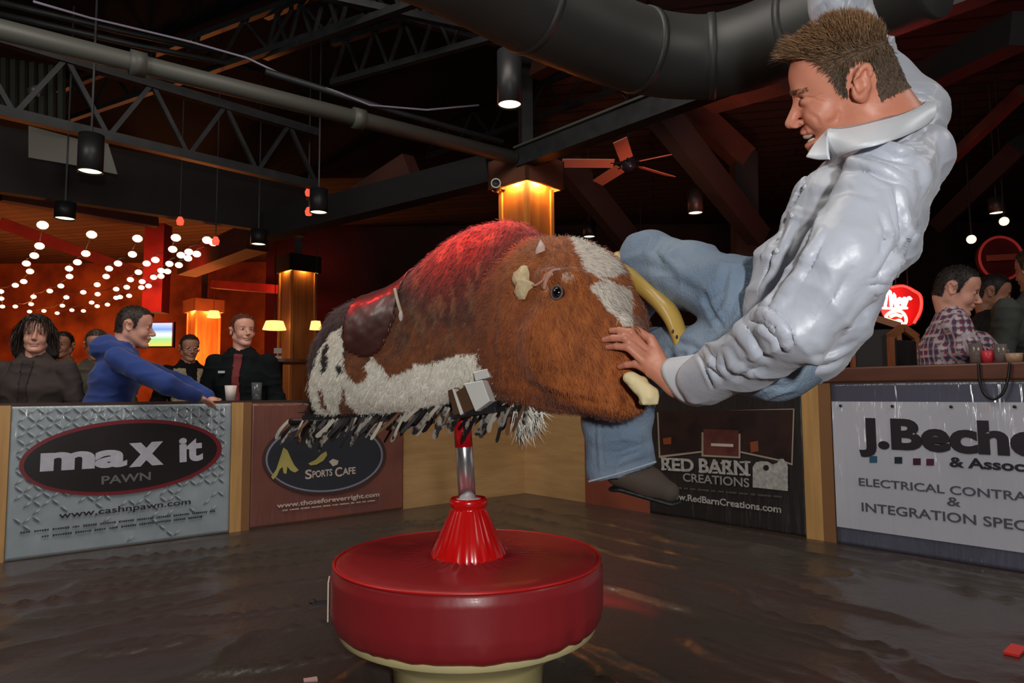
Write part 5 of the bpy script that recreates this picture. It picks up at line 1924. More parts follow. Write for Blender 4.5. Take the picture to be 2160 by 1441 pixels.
# the body inside the clothes
tor = [P(1672, 722, 1.42), P(1700, 655, 1.39), P(1745, 560, 1.33), P(1800, 450, 1.30), P(1855, 345, 1.28), nk]
armL = [P(1862, 390, 1.11), P(1783, 545, 1.08), P(1686, 686, 1.13), P(1575, 757, dm - .34), P(1482, 800, dm - .19), wrist]
armR = [P(1925, 235, 1.43), P(1820, 120, 1.52), P(1768, 8, 1.52), w2]
legR = [P(1620, 690, 1.50), P(1560, 632, 1.56), P(1455, 578, 1.72), P(1368, 550, 1.85), P(1310, 690, 2.07), P(1270, 800, 2.22)]
legL = [P(1635, 770, 1.40), P(1500, 748, 1.62), P(1385, 745, 1.84), P(1322, 835, 1.95), P(1300, 890, 1.97), P(1310, 985, 1.97)]
YD = (0, 1, 0)
S = SDF(.008)
S.chain(tor, [.068, .07, .075, .08, .068, .05], YD, [1.2, 1.2, 1.25, 1.3, 1.3, 1.0], .02)
S.chain(armL, [.05, .048, .042, .036, .032, .024], k=.02)
S.chain(armR, [.05, .042, .036, .024], k=.02)
S.cap(tor[4], armR[0], .055, .05, k=.03)
S.cap(tor[4], armL[0], .055, .048, k=.03)
S.chain(legR, [.065, .065, .058, .052, .042, .035], k=.02)
S.chain(legL, [.06, .055, .05, .045, .04, .035], k=.02)
vt_, ft_ = S.build()
Vp, Fp = join([(vh_, fh_), (vhd, fhd), (vr_, fr_), (vt_, ft_)])
body = mesh_obj('body', Vp, Fp, SKIN, rider)
# teeth, eyes, brow
MB().ball(TH((.100, 0, -.071)), (.012, .017, .0045), 16).build('teeth', mat('teeth_white', (0.75, 0.66, 0.55), .25), rider, True)
MB().ball(TH((.096, 0, -.084)), (.010, .015, .004), 16).build('teeth', mat('teeth_white_low', (0.70, 0.6, 0.5), .25), rider, True)
MB().ball(TH((.090, 0, -.077)), (.010, .021, .009), 16).build('open_mouth', mat('mouth_dark', (0.03, 0.006, 0.006), .5), rider, True)
for s in (-1, 1):
    MB().ball(TH((.0945, .032 * s, .001)), (.0105, .0105, .0085), 14).build('eye', mat('eye_dark', (0.05, 0.025, 0.015), .15), rider, True)
q = (vh_ - hc) @ np.stack([fx, ly, uz], 1) / hs_
zone = hair_zone(q)
HCOL = mat('hair_base', (0.105, 0.060, 0.034), 0.7, n_scale=60, n_amt=.2, col2=(0.06, 0.035, 0.02))
cap_v = vh_ + nh_ * np.clip((q[:, 2] + .06) * .045, .0005, .006)[:, None]
keep = zone[fh_].all(1)
u_, inv = np.unique(fh_[keep], return_inverse=True)
hair = mesh_obj('hair', cap_v[u_], inv.reshape(-1, 4), HCOL, rider)
rg = np.random.RandomState(7)
ids = rg.choice(np.where(zone)[0], 15000)
qq = q[ids]
dl = np.stack([np.where(qq[:, 0] > .03, .9, .15) * np.ones(len(ids)), np.sign(qq[:, 1]) * .05, np.interp(qq[:, 2], [.03, .08], [-.6, .55])], 1)
dl[:, 2] += np.where(qq[:, 0] > .06, .25, 0)
dw = dl[:, :1] * fx + dl[:, 1:2] * ly + dl[:, 2:] * uz
N_ = nh_[ids]
dw = nrm_rows(nrm_rows(dw) * .75 + N_ * np.interp(qq[:, 2], [.02, .09], [.2, .62])[:, None] + rg.normal(0, .16, (len(ids), 3)))
Ls = np.interp(qq[:, 2], [-.06, .02, .07, .12], [.004, .007, .018, .024]) + np.where(qq[:, 0] > .075, .016, 0)
top = np.clip((qq[:, 2] - .02) / .08, 0, 1)[:, None]
sv, sf, sc_ = strands('s', cap_v[ids], dw, Ls, .0007, (1, 1, 1), None, seed=3)
hcol = np.array([0.085, 0.062, 0.042]) * (1 - top) + np.array([0.23, 0.125, 0.06]) * top
sc_ = sc_ * np.repeat(hcol, 5, 0)
tag(mesh_obj('hair_strands', sv, sf, HAIRM, hair, True, sc_), kind='stuff')
# eyebrow
bi = np.where((np.abs(q[:, 2] - (.024 - .12 * np.maximum(np.abs(q[:, 1]) - .035, 0))) < .005) & (q[:, 0] > .06) & (np.abs(q[:, 1]) > .012) & (np.abs(q[:, 1]) < .055))[0]
if len(bi):
    bi = rg.choice(bi, 500)
    bd = nrm_rows(nh_[bi] * .4 + np.sign(q[bi, 1])[:, None] * ly * .9 + uz * .1)
    sv, sf, sc_ = strands('b', vh_[bi], bd, .008, .0005, (0.16, 0.075, 0.04), None, seed=5)
    mesh_obj('eyebrow', sv, sf, HAIRM, rider, True, sc_)

# shirt
SHIRT = mat('silver_shirt', (0.44, 0.465, 0.53), 0.42, sheen=.2, bump=.18, b_scale=22, n_scale=3, n_amt=.5, col2=(0.36, 0.385, 0.45), spec=.5)
S = SDF(.0042)
S.chain(tor[:4] + [P(1852, 372, 1.28), P(1868, 345, 1.29)], [.084, .092, .100, .102, .080, .056], YD, [1.25, 1.25, 1.25, 1.35, 1.5, 1.3], .025)
S.cap(P(1715, 690, 1.39), P(1705, 735, 1.40), .080, .060, YD, 1.4, .03)
S.cap(P(1770, 630, 1.36), P(1725, 735, 1.37), .055, .045, YD, 1.6, .03)
S.ell(P(1902, 350, 1.33), (.055, .13, .060), k=.025)
S.cap(P(1880, 400, 1.34), P(1850, 530, 1.34), .055, .055, YD, 1.7, .03)
S.cap(P(1625, 650, 1.37), P(1650, 560, 1.35), .045, .05, YD, 1.5, .03)
S.chain([armL[0], armL[1], armL[2]], [.064, .066, .060], k=.010)
S.chain([armL[2], armL[3], armL[4]], [.060, .056, .050], k=.010)
S.cap(P(1855, 395, 1.18), P(1885, 335, 1.27), .058, .050, k=.025)
S.chain([armR[0], armR[1], armR[2], (armR[2] + armR[3]) / 2], [.062, .055, .055, .052], k=.02)
S.cap(P(1905, 325, 1.38), armR[0], .060, .058, k=.025)
# hollow for the neck
S.cap(nk + np.array([-.02, 0, -.01]), nk + np.array([-.05, 0, .10]), .062, .075, k=.012, mode='s')
Vs, Fs = S.build()
Vs = relax(Vs, Fs, 2)
folds = [
    ([(1742, 310), (1700, 390), (1655, 480), (1618, 570), (1600, 650)], 8, .006, 'step'),
    ([(1722, 330), (1680, 400), (1635, 480), (1600, 560)], 4, .0045, 'groove'),
    ([(1665, 430), (1640, 480), (1632, 520)], 12, .010, 'groove'),
    ([(1690, 440), (1668, 490), (1640, 560), (1612, 640)], 9, .008, 'ridge'),
    ([(1720, 470), (1690, 540), (1640, 610), (1615, 660)], 10, .010, 'groove'),
    ([(1740, 480), (1700, 560), (1655, 620)], 8, .006, 'ridge'),
    ([(1765, 340), (1820, 345), (1880, 365), (1935, 400)], 7, .007, 'ridge'),
    ([(1770, 365), (1830, 362), (1890, 392)], 6, .006, 'groove'),
    ([(1830, 322), (1880, 335), (1940, 350)], 8, .008, 'groove'),
    ([(1850, 300), (1900, 322), (1955, 318)], 6, .006, 'ridge'),
    ([(1890, 300), (1935, 290), (1965, 268)], 7, .008, 'groove'),
    ([(1885, 395), (1900, 440), (1895, 500), (1870, 550), (1842, 590)], 7, .010, 'groove'),
    ([(1862, 440), (1878, 490), (1862, 540)], 6, .007, 'ridge'),
    ([(1905, 430), (1918, 480), (1900, 540), (1860, 580)], 6, .007, 'ridge'),
    ([(1925, 440), (1930, 490), (1905, 555), (1862, 592)], 5, .007, 'groove'),
    ([(1945, 330), (1958, 400), (1940, 480), (1900, 550)], 9, .008, 'ridge'),
    ([(1905, 584), (1870, 592), (1828, 600)], 4, .012, 'groove'),
    ([(1862, 620), (1840, 680), (1800, 730)], 10, .008, 'ridge'),
    ([(1845, 615), (1815, 665), (1765, 715)], 9, .008, 'groove'),
    ([(1800, 745), (1750, 772), (1690, 780)], 6, .006, 'groove'),
    ([(1810, 725), (1760, 752), (1700, 762)], 7, .006, 'ridge'),
    ([(1590, 662), (1622, 662), (1650, 685), (1664, 715), (1662, 742)], 6, .006, 'ridge'),
    ([(1585, 678), (1615, 685), (1640, 710), (1655, 745)], 6, .009, 'groove'),
    ([(1560, 680), (1575, 720), (1600, 760)], 9, .007, 'ridge'),
    ([(1592, 690), (1600, 730), (1630, 765)], 8, .006, 'groove'),
    ([(1470, 742), (1486, 770), (1500, 800), (1506, 818)], 4, .007, 'groove'),
    ([(1485, 735), (1500, 762), (1530, 790)], 6, .006, 'ridge'),
    ([(1515, 740), (1510, 775), (1530, 805)], 7, .008, 'groove'),
    ([(1535, 735), (1550, 770), (1590, 790)], 8, .007, 'ridge'),
    ([(1545, 800), (1580, 780), (1620, 775)], 7, .007, 'groove'),
    ([(1640, 640), (1680, 600), (1720, 560)], 12, .004, 'ridge'),
    ([(1710, 690), (1760, 620), (1800, 560)], 12, .004, 'groove'),
    ([(1720, 420), (1790, 400), (1850, 420)], 9, .004, 'groove'),
    ([(1895, 190), (1925, 200), (1960, 205)], 5, .006, 'groove'),
    ([(1740, 5), (1745, 22)], 5, .004, 'groove'), ([(1790, 0), (1786, 22)], 5, .004, 'groove')]
Ns = normals(Vs, Fs)
for pl, w, a, k in folds:
    Vs = fold(Vs, Ns, pl, w, a, k)
    Ns = normals(Vs, Fs)
wv = noise((Vs + .05 * np.stack([noise(Vs, 5, 41), noise(Vs, 5, 42), noise(Vs, 5, 43)], 1)) @ np.array([[7, 3, 5], [-2, 6, 3], [9, 1, 12.]]), 1, 3)
wv2 = noise((Vs + .02 * np.stack([noise(Vs, 8, 51), noise(Vs, 8, 52), noise(Vs, 8, 53)], 1)) @ np.array([[14, 2, 4], [0, 9, 0], [-10, 0, 7.]]), 1, 8)
Vs += Ns * (0.006 * (1 - np.abs(wv)) ** 4 + 0.0065 * (1 - np.abs(wv2)) ** 6 + 0.0012 * fbm(Vs, 16, 9))[:, None]
shirt = mesh_obj('shirt', Vs, Fs, SHIRT, rider)
# breast pocket line and placket buttons
Ns = normals(Vs, Fs)
for (x, y) in ((1700, 395), (1672, 455), (1640, 530)):
    p, n_ = surf(Vs, Ns, x, y, .002)
    MB().lathe(p, [(.001, 0), (.0055, 0), (.0055, .002), (.001, .003)], 12, tuple(n_)).build('button', mat('button_grey', (0.5, 0.52, 0.55), .3), shirt, True)
COLL = mat('white_collar', (0.62, 0.66, 0.72), 0.4, sheen=.2, bump=.06, b_scale=14)


def strip(name, top, bot, mt, parent, th=.003, n=5, mid=None, bulge=.006):
    tp_, bt_ = spline([P(*t_) for t_ in top], n), spline([P(*b_) for b_ in bot], n)
    m_ = 6
    v = []
    for a, b in zip(tp_, bt_):
        for j in range(m_ + 1):
            t_ = j / m_
            p = a * (1 - t_) + b * t_
            out = nrm(p - nk) if mid is None else mid
            v.append(p + out * bulge * math.sin(t_ * math.pi))
    f = []
    for i in range(len(tp_) - 1):
        for j in range(m_):
            a = i * (m_ + 1) + j
            f.append((a, a + m_ + 1, a + m_ + 2, a + 1))
    o = mesh_obj(name, np.array(v), f, mt, parent)
    s = o.modifiers.new('thick', 'SOLIDIFY')
    s.thickness = th
    s.offset = 0
    return o
def on_shirt(x, y, d):
    try:
        return (x, y, min(1.2, float(surf(Vs, Ns, x, y)[0][1]) - .022))
    except Exception:
        return (x, y, d)
strip('collar', [(1746, 272, 1.20), (1790, 268, 1.19), (1850, 254, 1.185), (1905, 240, 1.19), (1942, 224, 1.21), (1950, 216, 1.26), (1932, 226, 1.34), (1880, 244, 1.38), (1820, 258, 1.37), (1765, 274, 1.32), (1742, 282, 1.26)],
      [on_shirt(1758, 338, 1.12), on_shirt(1800, 318, 1.09), on_shirt(1860, 302, 1.08), on_shirt(1915, 284, 1.10), on_shirt(1960, 258, 1.16), (1972, 234, 1.22), (1955, 212, 1.40), (1900, 235, 1.43), (1820, 262, 1.40), (1760, 300, 1.34), (1712, 330, 1.27)], COLL, shirt, bulge=.012)
strip('collar_point', [(1748, 272, 1.205), (1742, 278, 1.23), (1736, 284, 1.26)], [(1750, 336, 1.15), (1725, 336, 1.18), (1701, 331, 1.21)], COLL, shirt, bulge=.004)
# cuff
c1 = P(1502, 794, dm - .20)
c2 = P(1440, 806, dm - .100)
cn = nrm(c2 - c1)
cs = nrm(np.cross(cn, (0, 1, 0)))
ct = np.cross(cn, cs)
v = []
for i in range(9):
    t_ = i / 8
    c = c1 * (1 - t_) + c2 * t_
    for k in range(48):
        a = 2 * math.pi * k / 48
        r_ = .054 + .006 * t_ + .0015 * math.sin(a * 5 + t_ * 3)
        p = c + cs * math.cos(a) * r_ * 1.0 + ct * math.sin(a) * r_ * .8
        # the open end slants: upper edge reaches further out to the hand
        low = -((cs * math.cos(a) + ct * math.sin(a)) @ Z)
        p = p + cn * (-.034 * low) * t_ + Z * 0
        v.append(p)
f = []
for i in range(8):
    for k in range(48):
        a, b = i * 48 + k, i * 48 + (k + 1) % 48
        f.append((a, b, b + 48, a + 48))
cuff = mesh_obj('cuff', np.array(v), f, COLL, shirt)
s = cuff.modifiers.new('thick', 'SOLIDIFY')
s.thickness = .003

# jeans
DENIM = mat('faded_denim', (0.27, 0.34, 0.42), 0.75, n_scale=5, n_amt=.28, col2=(0.11, 0.17, 0.26), bump=.25, b_scale=160, detail=7)
S = SDF(.0048)
S.ell(P(1640, 755, 1.44), (.105, .12, .072), k=.03)
S.chain(legR[:4], [.088, .086, .078, .078], k=.03)
S.chain(legR[3:], [.079, .060, .055], k=.02)
S.chain(legL[:3], [.076, .072, .068], k=.03)
S.chain(legL[2:], [.068, .078, .094, .100], YD, .62, .02)
hl = nrm(P(1385, 975, 1.97) - P(1240, 1018, 1.97))
hu = nrm(np.cross(hl, (0, 1, 0)))
hu = hu if hu[2] > 0 else -hu
hc2 = P(1312, 997, 1.97) - hu * .15
S.box(hc2, (.3, .3, .15), np.stack([hl, np.cross(hu, hl), hu], 1), .002, .004, 's')
S.cap(P(1311, 1030, 1.97), P(1306, 960, 1.97), .085, .070, YD, .55, .004, 's')
Vj, Fj = S.build()
Vj = relax(Vj, Fj, 2)
for pl, w, a, k in [
    ([(1330, 560), (1380, 560), (1440, 600), (1500, 640)], 12, .006, 'groove'), ([(1400, 500), (1380, 530), (1400, 560)], 8, .006, 'groove'), ([(1430, 510), (1410, 545), (1440, 575)], 8, .005, 'ridge'),
    ([(1540, 560), (1520, 610), (1480, 640)], 9, .007, 'groove'), ([(1550, 600), (1530, 650), (1500, 690)], 8, .007, 'ridge'), ([(1530, 700), (1500, 660), (1480, 610)], 6, .006, 'groove'),
    ([(1420, 720), (1460, 730), (1500, 760)], 8, .005, 'groove'), ([(1400, 735), (1410, 760), (1400, 790)], 7, .006, 'ridge'), ([(1440, 740), (1450, 775)], 7, .005, 'groove'),
    ([(1240, 910), (1290, 900), (1350, 890)], 9, .006, 'groove'), ([(1245, 935), (1300, 928), (1360, 912)], 8, .006, 'ridge'), ([(1250, 955), (1310, 955), (1375, 930)], 7, .006, 'groove'), ([(1255, 985), (1310, 975), (1380, 950)], 8, .005, 'ridge'),
    ([(1262, 880), (1262, 940), (1268, 1000)], 4, .003, 'ridge'), ([(1560, 840), (1610, 815), (1650, 810)], 6, .005, 'groove'), ([(1600, 850), (1640, 830), (1680, 820)], 6, .005, 'ridge')]:
    Vj = fold(Vj, normals(Vj, Fj), pl, w, a, k)
Nj = normals(Vj, Fj)
wj = noise((Vj + .02 * np.stack([noise(Vj, 8, 61), noise(Vj, 8, 62), noise(Vj, 8, 63)], 1)) * np.array([12, 6, 15]), 1, 8)
Vj += Nj * (.004 * fbm(Vj, 11, 2) + .006 * (1 - np.abs(wj)) ** 5)[:, None]
jeans = mesh_obj('jeans', Vj, Fj, DENIM, rider)
hem_ = [P(1241, 1016, 1.905), P(1290, 1003, 1.90), P(1340, 988, 1.90), P(1384, 974, 1.905)]
MB().tube(spline(hem_, 4), .0032, 6).build('hem_stitching', mat('pale_denim', (0.36, 0.42, 0.48), .8), jeans, True)
LEATH = mat('brown_suede', (0.085, 0.060, 0.045), .8, n_scale=8, n_amt=.3)


def shoe(a, toe, up, parent, m_, sc=1.0):
    a, toe = np.array(a, float), np.array(toe, float)
    S = SDF(.004)
    d = nrm(toe - a)
    L_ = np.linalg.norm(toe - a)
    S.cap(a + up * .06, a - up * .01, .042 * sc, .040 * sc, k=.02)
    S.cap(a - up * .02 - d * .03, a + d * L_ * .5 - up * .025, .036 * sc, .040 * sc, k=.03)
    S.cap(a + d * L_ * .45 - up * .025, toe - up * .04, .040 * sc, .030 * sc, k=.03)
    v, f = S.build()
    o = mesh_obj('shoe', v, f, m_, parent)
    c = a + d * L_ * .42 - up * .070
    S2 = SDF(.004)
    S2.cap(a - d * .03 - up * .064, toe - up * .072, .036 * sc, .032 * sc, up, .28, .01)
    v, f = S2.build()
    mesh_obj('sole', v, f, BLACK, o)
    return o
shoe(P(1322, 988, 1.99), P(1405, 1008, 1.97), nrm((-.15, 0, 1)), rider, LEATH)
shoe(legR[-1], legR[-1] + np.array([.02, .10, -.06]), nrm((0, .5, 1)), rider, LEATH)


# ---------------------------------------------------------------- the crowd
def plaid_mat(name):
    m_ = mat(name, (0.3, 0.03, 0.04), .8)
    nt = m_.node_tree
    b = nt.nodes['Principled BSDF']
    tc = [n for n in nt.nodes if n.type == 'TEX_COORD'][0]
    cols = None
    prev = None
    for i, (ax_, sc, cc, w) in enumerate((('X', 14, (0.55, 0.52, 0.55), .25), ('Z', 14, (0.55, 0.52, 0.55), .25), ('X', 14, (0.05, 0.05, 0.12), .22), ('Z', 14, (0.05, 0.05, 0.12), .22), ('Y', 14, (0.5, 0.45, 0.5), .2))):
        wv_ = nt.nodes.new('ShaderNodeTexWave')
        wv_.bands_direction = ax_
        wv_.inputs['Scale'].default_value = sc * .55
        wv_.inputs['Phase Offset'].default_value = 0 if i < 2 else 2.6
        wv_.inputs['Distortion'].default_value = .3
        nt.links.new(tc.outputs['Object'], wv_.inputs['Vector'])
        r = nt.nodes.new('ShaderNodeValToRGB')
        r.color_ramp.interpolation = 'CONSTANT'
        r.color_ramp.elements[0].color = (0, 0, 0, 1)
        r.color_ramp.elements[1].position = 1 - w
        r.color_ramp.elements[1].color = (1, 1, 1, 1)
        nt.links.new(wv_.outputs['Fac'], r.inputs[0])
        mx = nt.nodes.new('ShaderNodeMix')
        mx.data_type = 'RGBA'
        mul = nt.nodes.new('ShaderNodeMath')
        mul.operation = 'MULTIPLY'
        mul.inputs[1].default_value = .75
        nt.links.new(r.outputs[0], mul.inputs[0])
        nt.links.new(mul.outputs[0], mx.inputs[0])
        if prev is None:
            mx.inputs[6].default_value = (0.32, 0.035, 0.05, 1)
        else:
            nt.links.new(prev, mx.inputs[6])
        mx.inputs[7].default_value = (*cc, 1)
        prev = mx.outputs[2]
    nt.links.new(prev, b.inputs['Base Color'])
    return m_


def crowd(label, px, crown, d, face, top_m, leg_m, hair_c, skin, hair='short', hyaw=0, hpitch=0, lean=0.0, armL_w=None, armR_w=None, hood=False, vest=None, open_front=None, hsc=1.0, width=1.0):
    c = P(px, crown, d)
    sc = (c[2] - GROUND) / 1.76
    fa = math.radians(face)
    fw = np.array([math.cos(fa), math.sin(fa), 0])
    lf = np.array([-math.sin(fa), math.cos(fa), 0])
    hx_ = lean * .75
    base = np.array([c[0], c[1], GROUND]) - fw * hx_ * sc
    def Lp(x, y, z):
        return base + sc * (fw * (x + lean * max(0, z - .9)) + lf * y * width + Z * z)
    t = thing('person', label, 'person', tuple(base))
    # head
    ha, hpi = fa + math.radians(hyaw), math.radians(hpitch)
    hf = np.array([math.cos(ha) * math.cos(hpi), math.sin(ha) * math.cos(hpi), -math.sin(hpi)])
    hl_ = np.array([-math.sin(ha), math.cos(ha), 0])
    hu_ = np.cross(hf, hl_)
    k = sc * hsc
    hc_ = c - Z * .128 * k - hf * 0.01
    T = lambda q_: hc_ + k * (hf * q_[0] + hl_ * q_[1] + hu_ * q_[2])
    S = SDF(.0055)
    head_sdf(S, T, k)
    nb = Lp(0, 0, 1.47)
    S.cap(T((-.02, 0, -.04)), nb, .055 * k, .060 * k, k=.02)
    hv, hf_ = S.build()
    hn = normals(hv, hf_)
    sh = [Lp(0, .185, 1.40), Lp(0, -.185, 1.40)]
    el = [Lp(-.02, .25, 1.13), Lp(-.02, -.25, 1.13)]
    wr2 = [Lp(.14, .24, .93), Lp(.14, -.24, .93)]
    for i, w_ in enumerate((armL_w, armR_w)):
        if w_ is not None:
            el[i], wr2[i] = np.array(w_[0]), np.array(w_[1])
    S = SDF(.011)
    S.chain([Lp(0, 0, .92), Lp(0, 0, 1.1), Lp(0, 0, 1.3), Lp(0, 0, 1.42), nb], [.10 * sc, .10 * sc, .105 * sc, .07 * sc, .05 * sc], lf, [1.25, 1.2, 1.3, 1.6, 1], .03)
    for i in (0, 1):
        s = 1 - 2 * i
        S.chain([sh[i], el[i], wr2[i]], [.045 * sc, .038 * sc, .026 * sc], k=.02)
        S.chain([Lp(0, .085 * s, .90), Lp(.01, .095 * s, .5), Lp(-.01, .1 * s, .09)], [.075 * sc, .055 * sc, .038 * sc], k=.02)
    bv, bf = S.build()
    parts = [(hv, hf_), (bv, bf)]
    for i in (0, 1):
        fd = nrm(wr2[i] - el[i])
        sd = nrm(np.cross(fd, Z))
        S = SDF(.004)
        S.cap(wr2[i] - fd * .03, wr2[i] + fd * .05, .024, .030, np.cross(sd, fd), .6, .01)
        for j in range(4):
            b_ = wr2[i] + fd * .07 + sd * (-.028 + .0187 * j)
            m1 = b_ + fd * .035 - Z * .006
            S.cap(b_ - fd * .02, m1, .010, .009, k=.006)
            S.cap(m1, m1 + fd * (.028 + .006 * (j in (1, 2))) - Z * .016, .009, .0075, k=.003)
        S.cap(wr2[i] + fd * .02 - sd * .02, wr2[i] + fd * .055 - sd * .052, .012, .009, k=.01)
        parts.append(S.build())
    V_, F_ = join(parts)
    mesh_obj('body', V_, F_, skin, t)
    qh = (hv - hc_) @ np.stack([hf, hl_, hu_], 1) / k
    z_ = hair_zone(qh)
    if hair == 'bald':
        z_ = z_ & (qh[:, 2] < .07)
    kp = z_[hf_].all(1)
    u1, i1 = np.unique(hf_[kp], return_inverse=True)
    hm = mat('crowd_hair', hair_c, .6, n_scale=40, n_amt=.25)
    ho = mesh_obj('hair', (hv + hn * (.004 if hair != 'long' else .012) * k)[u1], i1.reshape(-1, 4), hm, t)
    rg_ = np.random.RandomState(int(px) + 3)
    zi = rg_.choice(np.where(z_)[0], 1600)
    if hair == 'long':
        dd_ = nrm_rows(hn[zi] * .25 - Z * 1.0 + rg_.normal(0, .12, (len(zi), 3)))
        Ll = np.full(len(zi), .11 * k)
        sv, sf, sc2 = strands('s', hv[zi] + hn[zi] * .02, dd_, Ll, .003, hair_c, None, seed=2)
        S = SDF(.008)
        S.ell(T((-.02, 0, .02)), np.array([.10, .105, .11]) * k, k=.02)
        S.ell(T((-.03, .075, -.07)), np.array([.06, .045, .09]) * k, k=.03)
        S.ell(T((-.03, -.075, -.07)), np.array([.06, .045, .09]) * k, k=.03)
        S.ell(T((.095, 0, -.03)), np.array([.075, .058, .10]) * k, k=.01, mode='s')
        v2, f2 = S.build()
        v2 += normals(v2, f2) * (.012 * fbm(v2, 22, 3))[:, None]
        mesh_obj('hair_volume', v2, f2, hm, ho)
    else:
        dd_ = nrm_rows(hn[zi] * .6 + Z * .2 + rg_.normal(0, .3, (len(zi), 3)))
        sv, sf, sc2 = strands('s', hv[zi], dd_, .014 * k, .0018, hair_c, None, seed=2)
    tag(mesh_obj('hair_strands', sv, sf, HAIRM, ho, True, sc2), kind='stuff')
    for s in (-1, 1):
        MB().ball(T((.1005, .031 * s, .002)), (.009 * k, .010 * k, .0055 * k), 10).build('eye', BLACK, t, True)
        MB().tube([T((.104, .016 * s, .023)), T((.102, .034 * s, .027)), T((.090, .048 * s, .022))], .0028 * k, 6).build('eyebrow', hm, t, True)
    # garments
    S = SDF(.009)
    S.chain([Lp(0, 0, .88), Lp(0, 0, 1.08), Lp(0, 0, 1.28), Lp(0, 0, 1.41), Lp(0, 0, 1.485)], [.135 * sc, .128 * sc, .138 * sc, .095 * sc, .062 * sc], lf, [1.22, 1.22, 1.3, 1.6, 1.1], .03)
    for i in (0, 1):
        S.chain([sh[i], el[i], wr2[i]], [.066 * sc, .056 * sc, .042 * sc], k=.025)
    if hood:
        S.ell(Lp(-.10, 0, 1.475), np.array([.085, .085, .075]) * sc * 1.15, k=.03)
        S.cap(Lp(-.07, .08, 1.47), Lp(.05, .09, 1.43), .045 * sc, .03 * sc, k=.02)
        S.cap(Lp(-.07, -.08, 1.47), Lp(.05, -.09, 1.43), .045 * sc, .03 * sc, k=.02)
    S.cap(nb, nb + (hc_ - nb) * 1.0 + fw * .02, .062 * sc, .062 * sc, k=.006, mode='s')
    gv, gf = S.build()
    gv = relax(gv, gf, 1)
    gn = normals(gv, gf)
    w3 = noise(gv * np.array([1, 1, 1.8]), 9, int(px))
    gv += gn * (.010 * (1 - np.abs(w3)) ** 3 + .004 * fbm(gv, 14, 2))[:, None]
    go = mesh_obj('jacket' if open_front or vest else 'top', gv, gf, top_m, t)
    if open_front:
        gn = normals(gv, gf)
        ql = (gv - base) @ np.stack([fw, lf, Z], 1) / sc
        shell('inner_shirt', gv, gf, gn, (ql[:, 0] > .02) & (np.abs(ql[:, 1]) < .030 + .05 * np.clip(ql[:, 2] - 1.3, 0, 1)) & (ql[:, 2] < 1.46), .004, open_front, go, .003)
    if vest:
        gn = normals(gv, gf)
        ql = (gv - base) @ np.stack([fw, lf, Z], 1) / sc
        ay = np.abs(ql[:, 1] / width)
        shell('vest', gv, gf, gn, (ay < .155) & (ay > .025 + .08 * np.clip(ql[:, 2] - 1.2, 0, 1)) & (ql[:, 2] < 1.44), .006, vest, go, .004)
    S = SDF(.011)
    for i in (0, 1):
        s = 1 - 2 * i
        S.chain([Lp(0, .075 * s, .93), Lp(.01, .095 * s, .5), Lp(-.01, .1 * s, .06)], [.105 * sc, .075 * sc, .062 * sc], k=.02)
    v2, f2 = S.build()
    mesh_obj('trousers', v2, f2, leg_m, t)
    for s in (-1, 1):
        a = Lp(-.01, .1 * s, .085)
        shoe(a, a + fw * .16, Z, t, BLACK, .9)
    return t, T, Lp, go


SK1 = skin_mat('skin_fair', (0.78, 0.42, 0.32), (0.70, 0.32, 0.23))
SK2 = skin_mat('skin_tan', (0.48, 0.23, 0.15), (0.40, 0.17, 0.10))
DJ = mat('dark_trousers', (0.02, 0.022, 0.03), .8)
LB = CAM_Z
_, T_, L_, g = crowd('woman with dark wavy shoulder-length hair in a grey-brown jacket watching', 78, 668, 4.15, -78, mat('taupe_jacket', (0.060, 0.046, 0.042), .9, spec=.2), DJ, (0.030, 0.017, 0.013), SK1, 'long', 18, -6, open_front=mat('dark_top', (0.03, 0.02, 0.02), .8), hsc=1.02, width=1.05)
BLUE = mat('royal_blue_fleece', (0.018, 0.050, 0.24), .85, sheen=.2)
hb = wl(455, 842, -.12)
_, T_, L_, g = crowd('man in royal blue hooded sweatshirt leaning on the barrier, looking towards the bull', 280, 645, 4.30, 24, BLUE, DJ, (0.045, 0.026, 0.018), SK1, 'short', 0, 4, .22,
                     armR_w=(P(352, 812, 4.05), P(412, 836, 4.22)), armL_w=(P(385, 810, 4.65), P(440, 838, 4.55)), hood=True, hsc=1.10, width=1.15)
bc_ = wl(515, 846, -.2)
_, T_, L_, g = crowd('short-haired man in open black jacket over dark red shirt', 512, 663, 4.85, -82, mat('black_jacket', (0.007, 0.009, 0.010), .9, spec=.15), DJ, (0.16, 0.05, 0.03), SK1, 'short', 35, -4, open_front=mat('dark_red_shirt', (0.17, 0.018, 0.022), .8), hsc=.98)
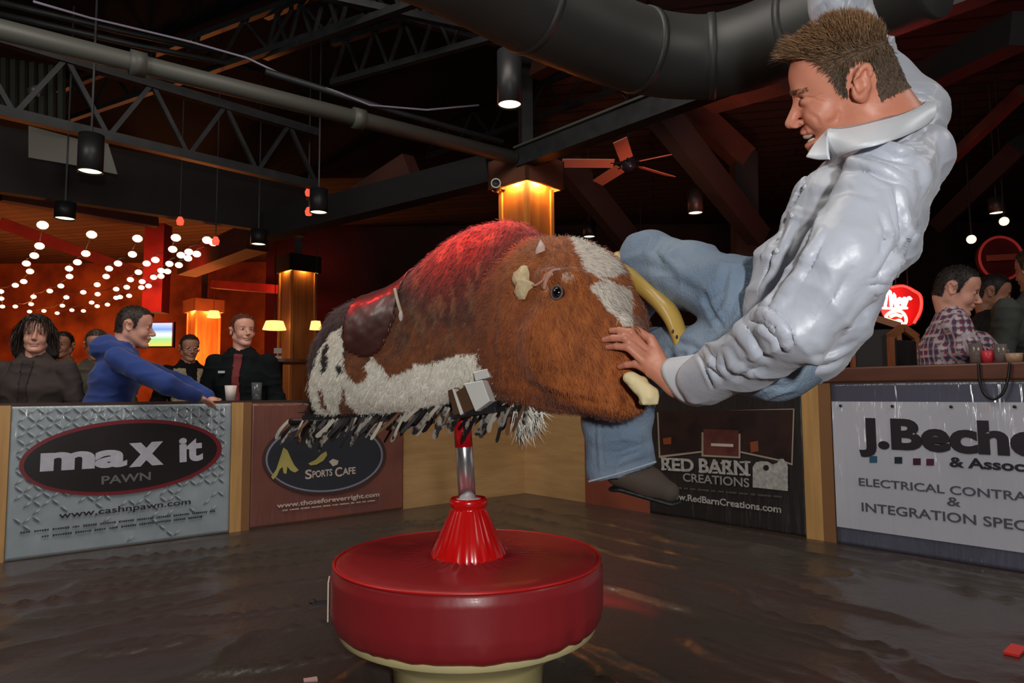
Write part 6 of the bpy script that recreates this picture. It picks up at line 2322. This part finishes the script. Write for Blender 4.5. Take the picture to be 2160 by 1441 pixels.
lg = L_(0.145, -.10, 1.33)
MB().obox(lg, (nrm((1, .1, 0)), (0, 1, 0), Z), (.022, .004, .008)).build('chest_emblem', mat('emblem_white', (0.5, 0.5, 0.5), .5), g)
_, T_, L_, g = crowd('seated-looking person in beige vest over black sleeves, with glasses', 400, 706, 6.1, -50, mat('black_sleeves', (0.006, 0.006, 0.007), .9, spec=.15), DJ, (0.05, 0.025, 0.02), SK2, 'short', 0, 5, vest=mat('beige_vest', (0.36, 0.29, 0.18), .8, n_scale=60, n_amt=.2), hsc=1.0)
for s in (-1, 1):
    MB().tube([T_((.112, (.031 + .018 * math.cos(a)) * s, .001 + .013 * math.sin(a))) for a in np.linspace(0, 2 * math.pi, 17)], .002, 6).build('glasses_rim', CHROME, _, True)
crowd('person with dark hair and orange-lit shoulders between the woman and the blue hood', 136, 700, 6.3, -95, mat('rust_top', (0.20, 0.08, 0.04), .8), DJ, (0.012, 0.008, 0.008), SK2, 'short', 10, 0)
crowd('person in dark olive coat standing close behind the blue-hooded man', 205, 695, 5.2, -60, mat('olive_coat', (0.055, 0.042, 0.030), .85), DJ, (0.05, 0.028, 0.016), SK2, 'short', 0, 10)
PL = plaid_mat('red_plaid')
_, T_, L_, g = crowd('man in red and white plaid shirt looking down along the bar', 2008, 560, 4.05, -24, PL, DJ, (0.022, 0.016, 0.014), SK1, 'short', -6, 16, .10, armR_w=(P(2040, 735, 3.85), P(2090, 760, 3.95)), armL_w=(P(2070, 725, 4.1), P(2115, 755, 4.1)), hsc=1.12)
crowd('dark-clothed man beyond the plaid shirt, face in profile', 2086, 578, 4.9, -26, mat('black_top', (0.012, 0.014, 0.016), .8), DJ, (0.016, 0.012, 0.012), SK2, 'short', 0, 14, .10, hsc=1.0)
crowd('broad person in grey-green jacket cut by the picture edge past the bar', 2185, 520, 4.3, 100, mat('grey_green_jacket', (0.075, 0.085, 0.078), .85, n_scale=8, n_amt=.3), DJ, (0.03, 0.02, 0.015), SK2, 'short', 0, 0, width=1.15)
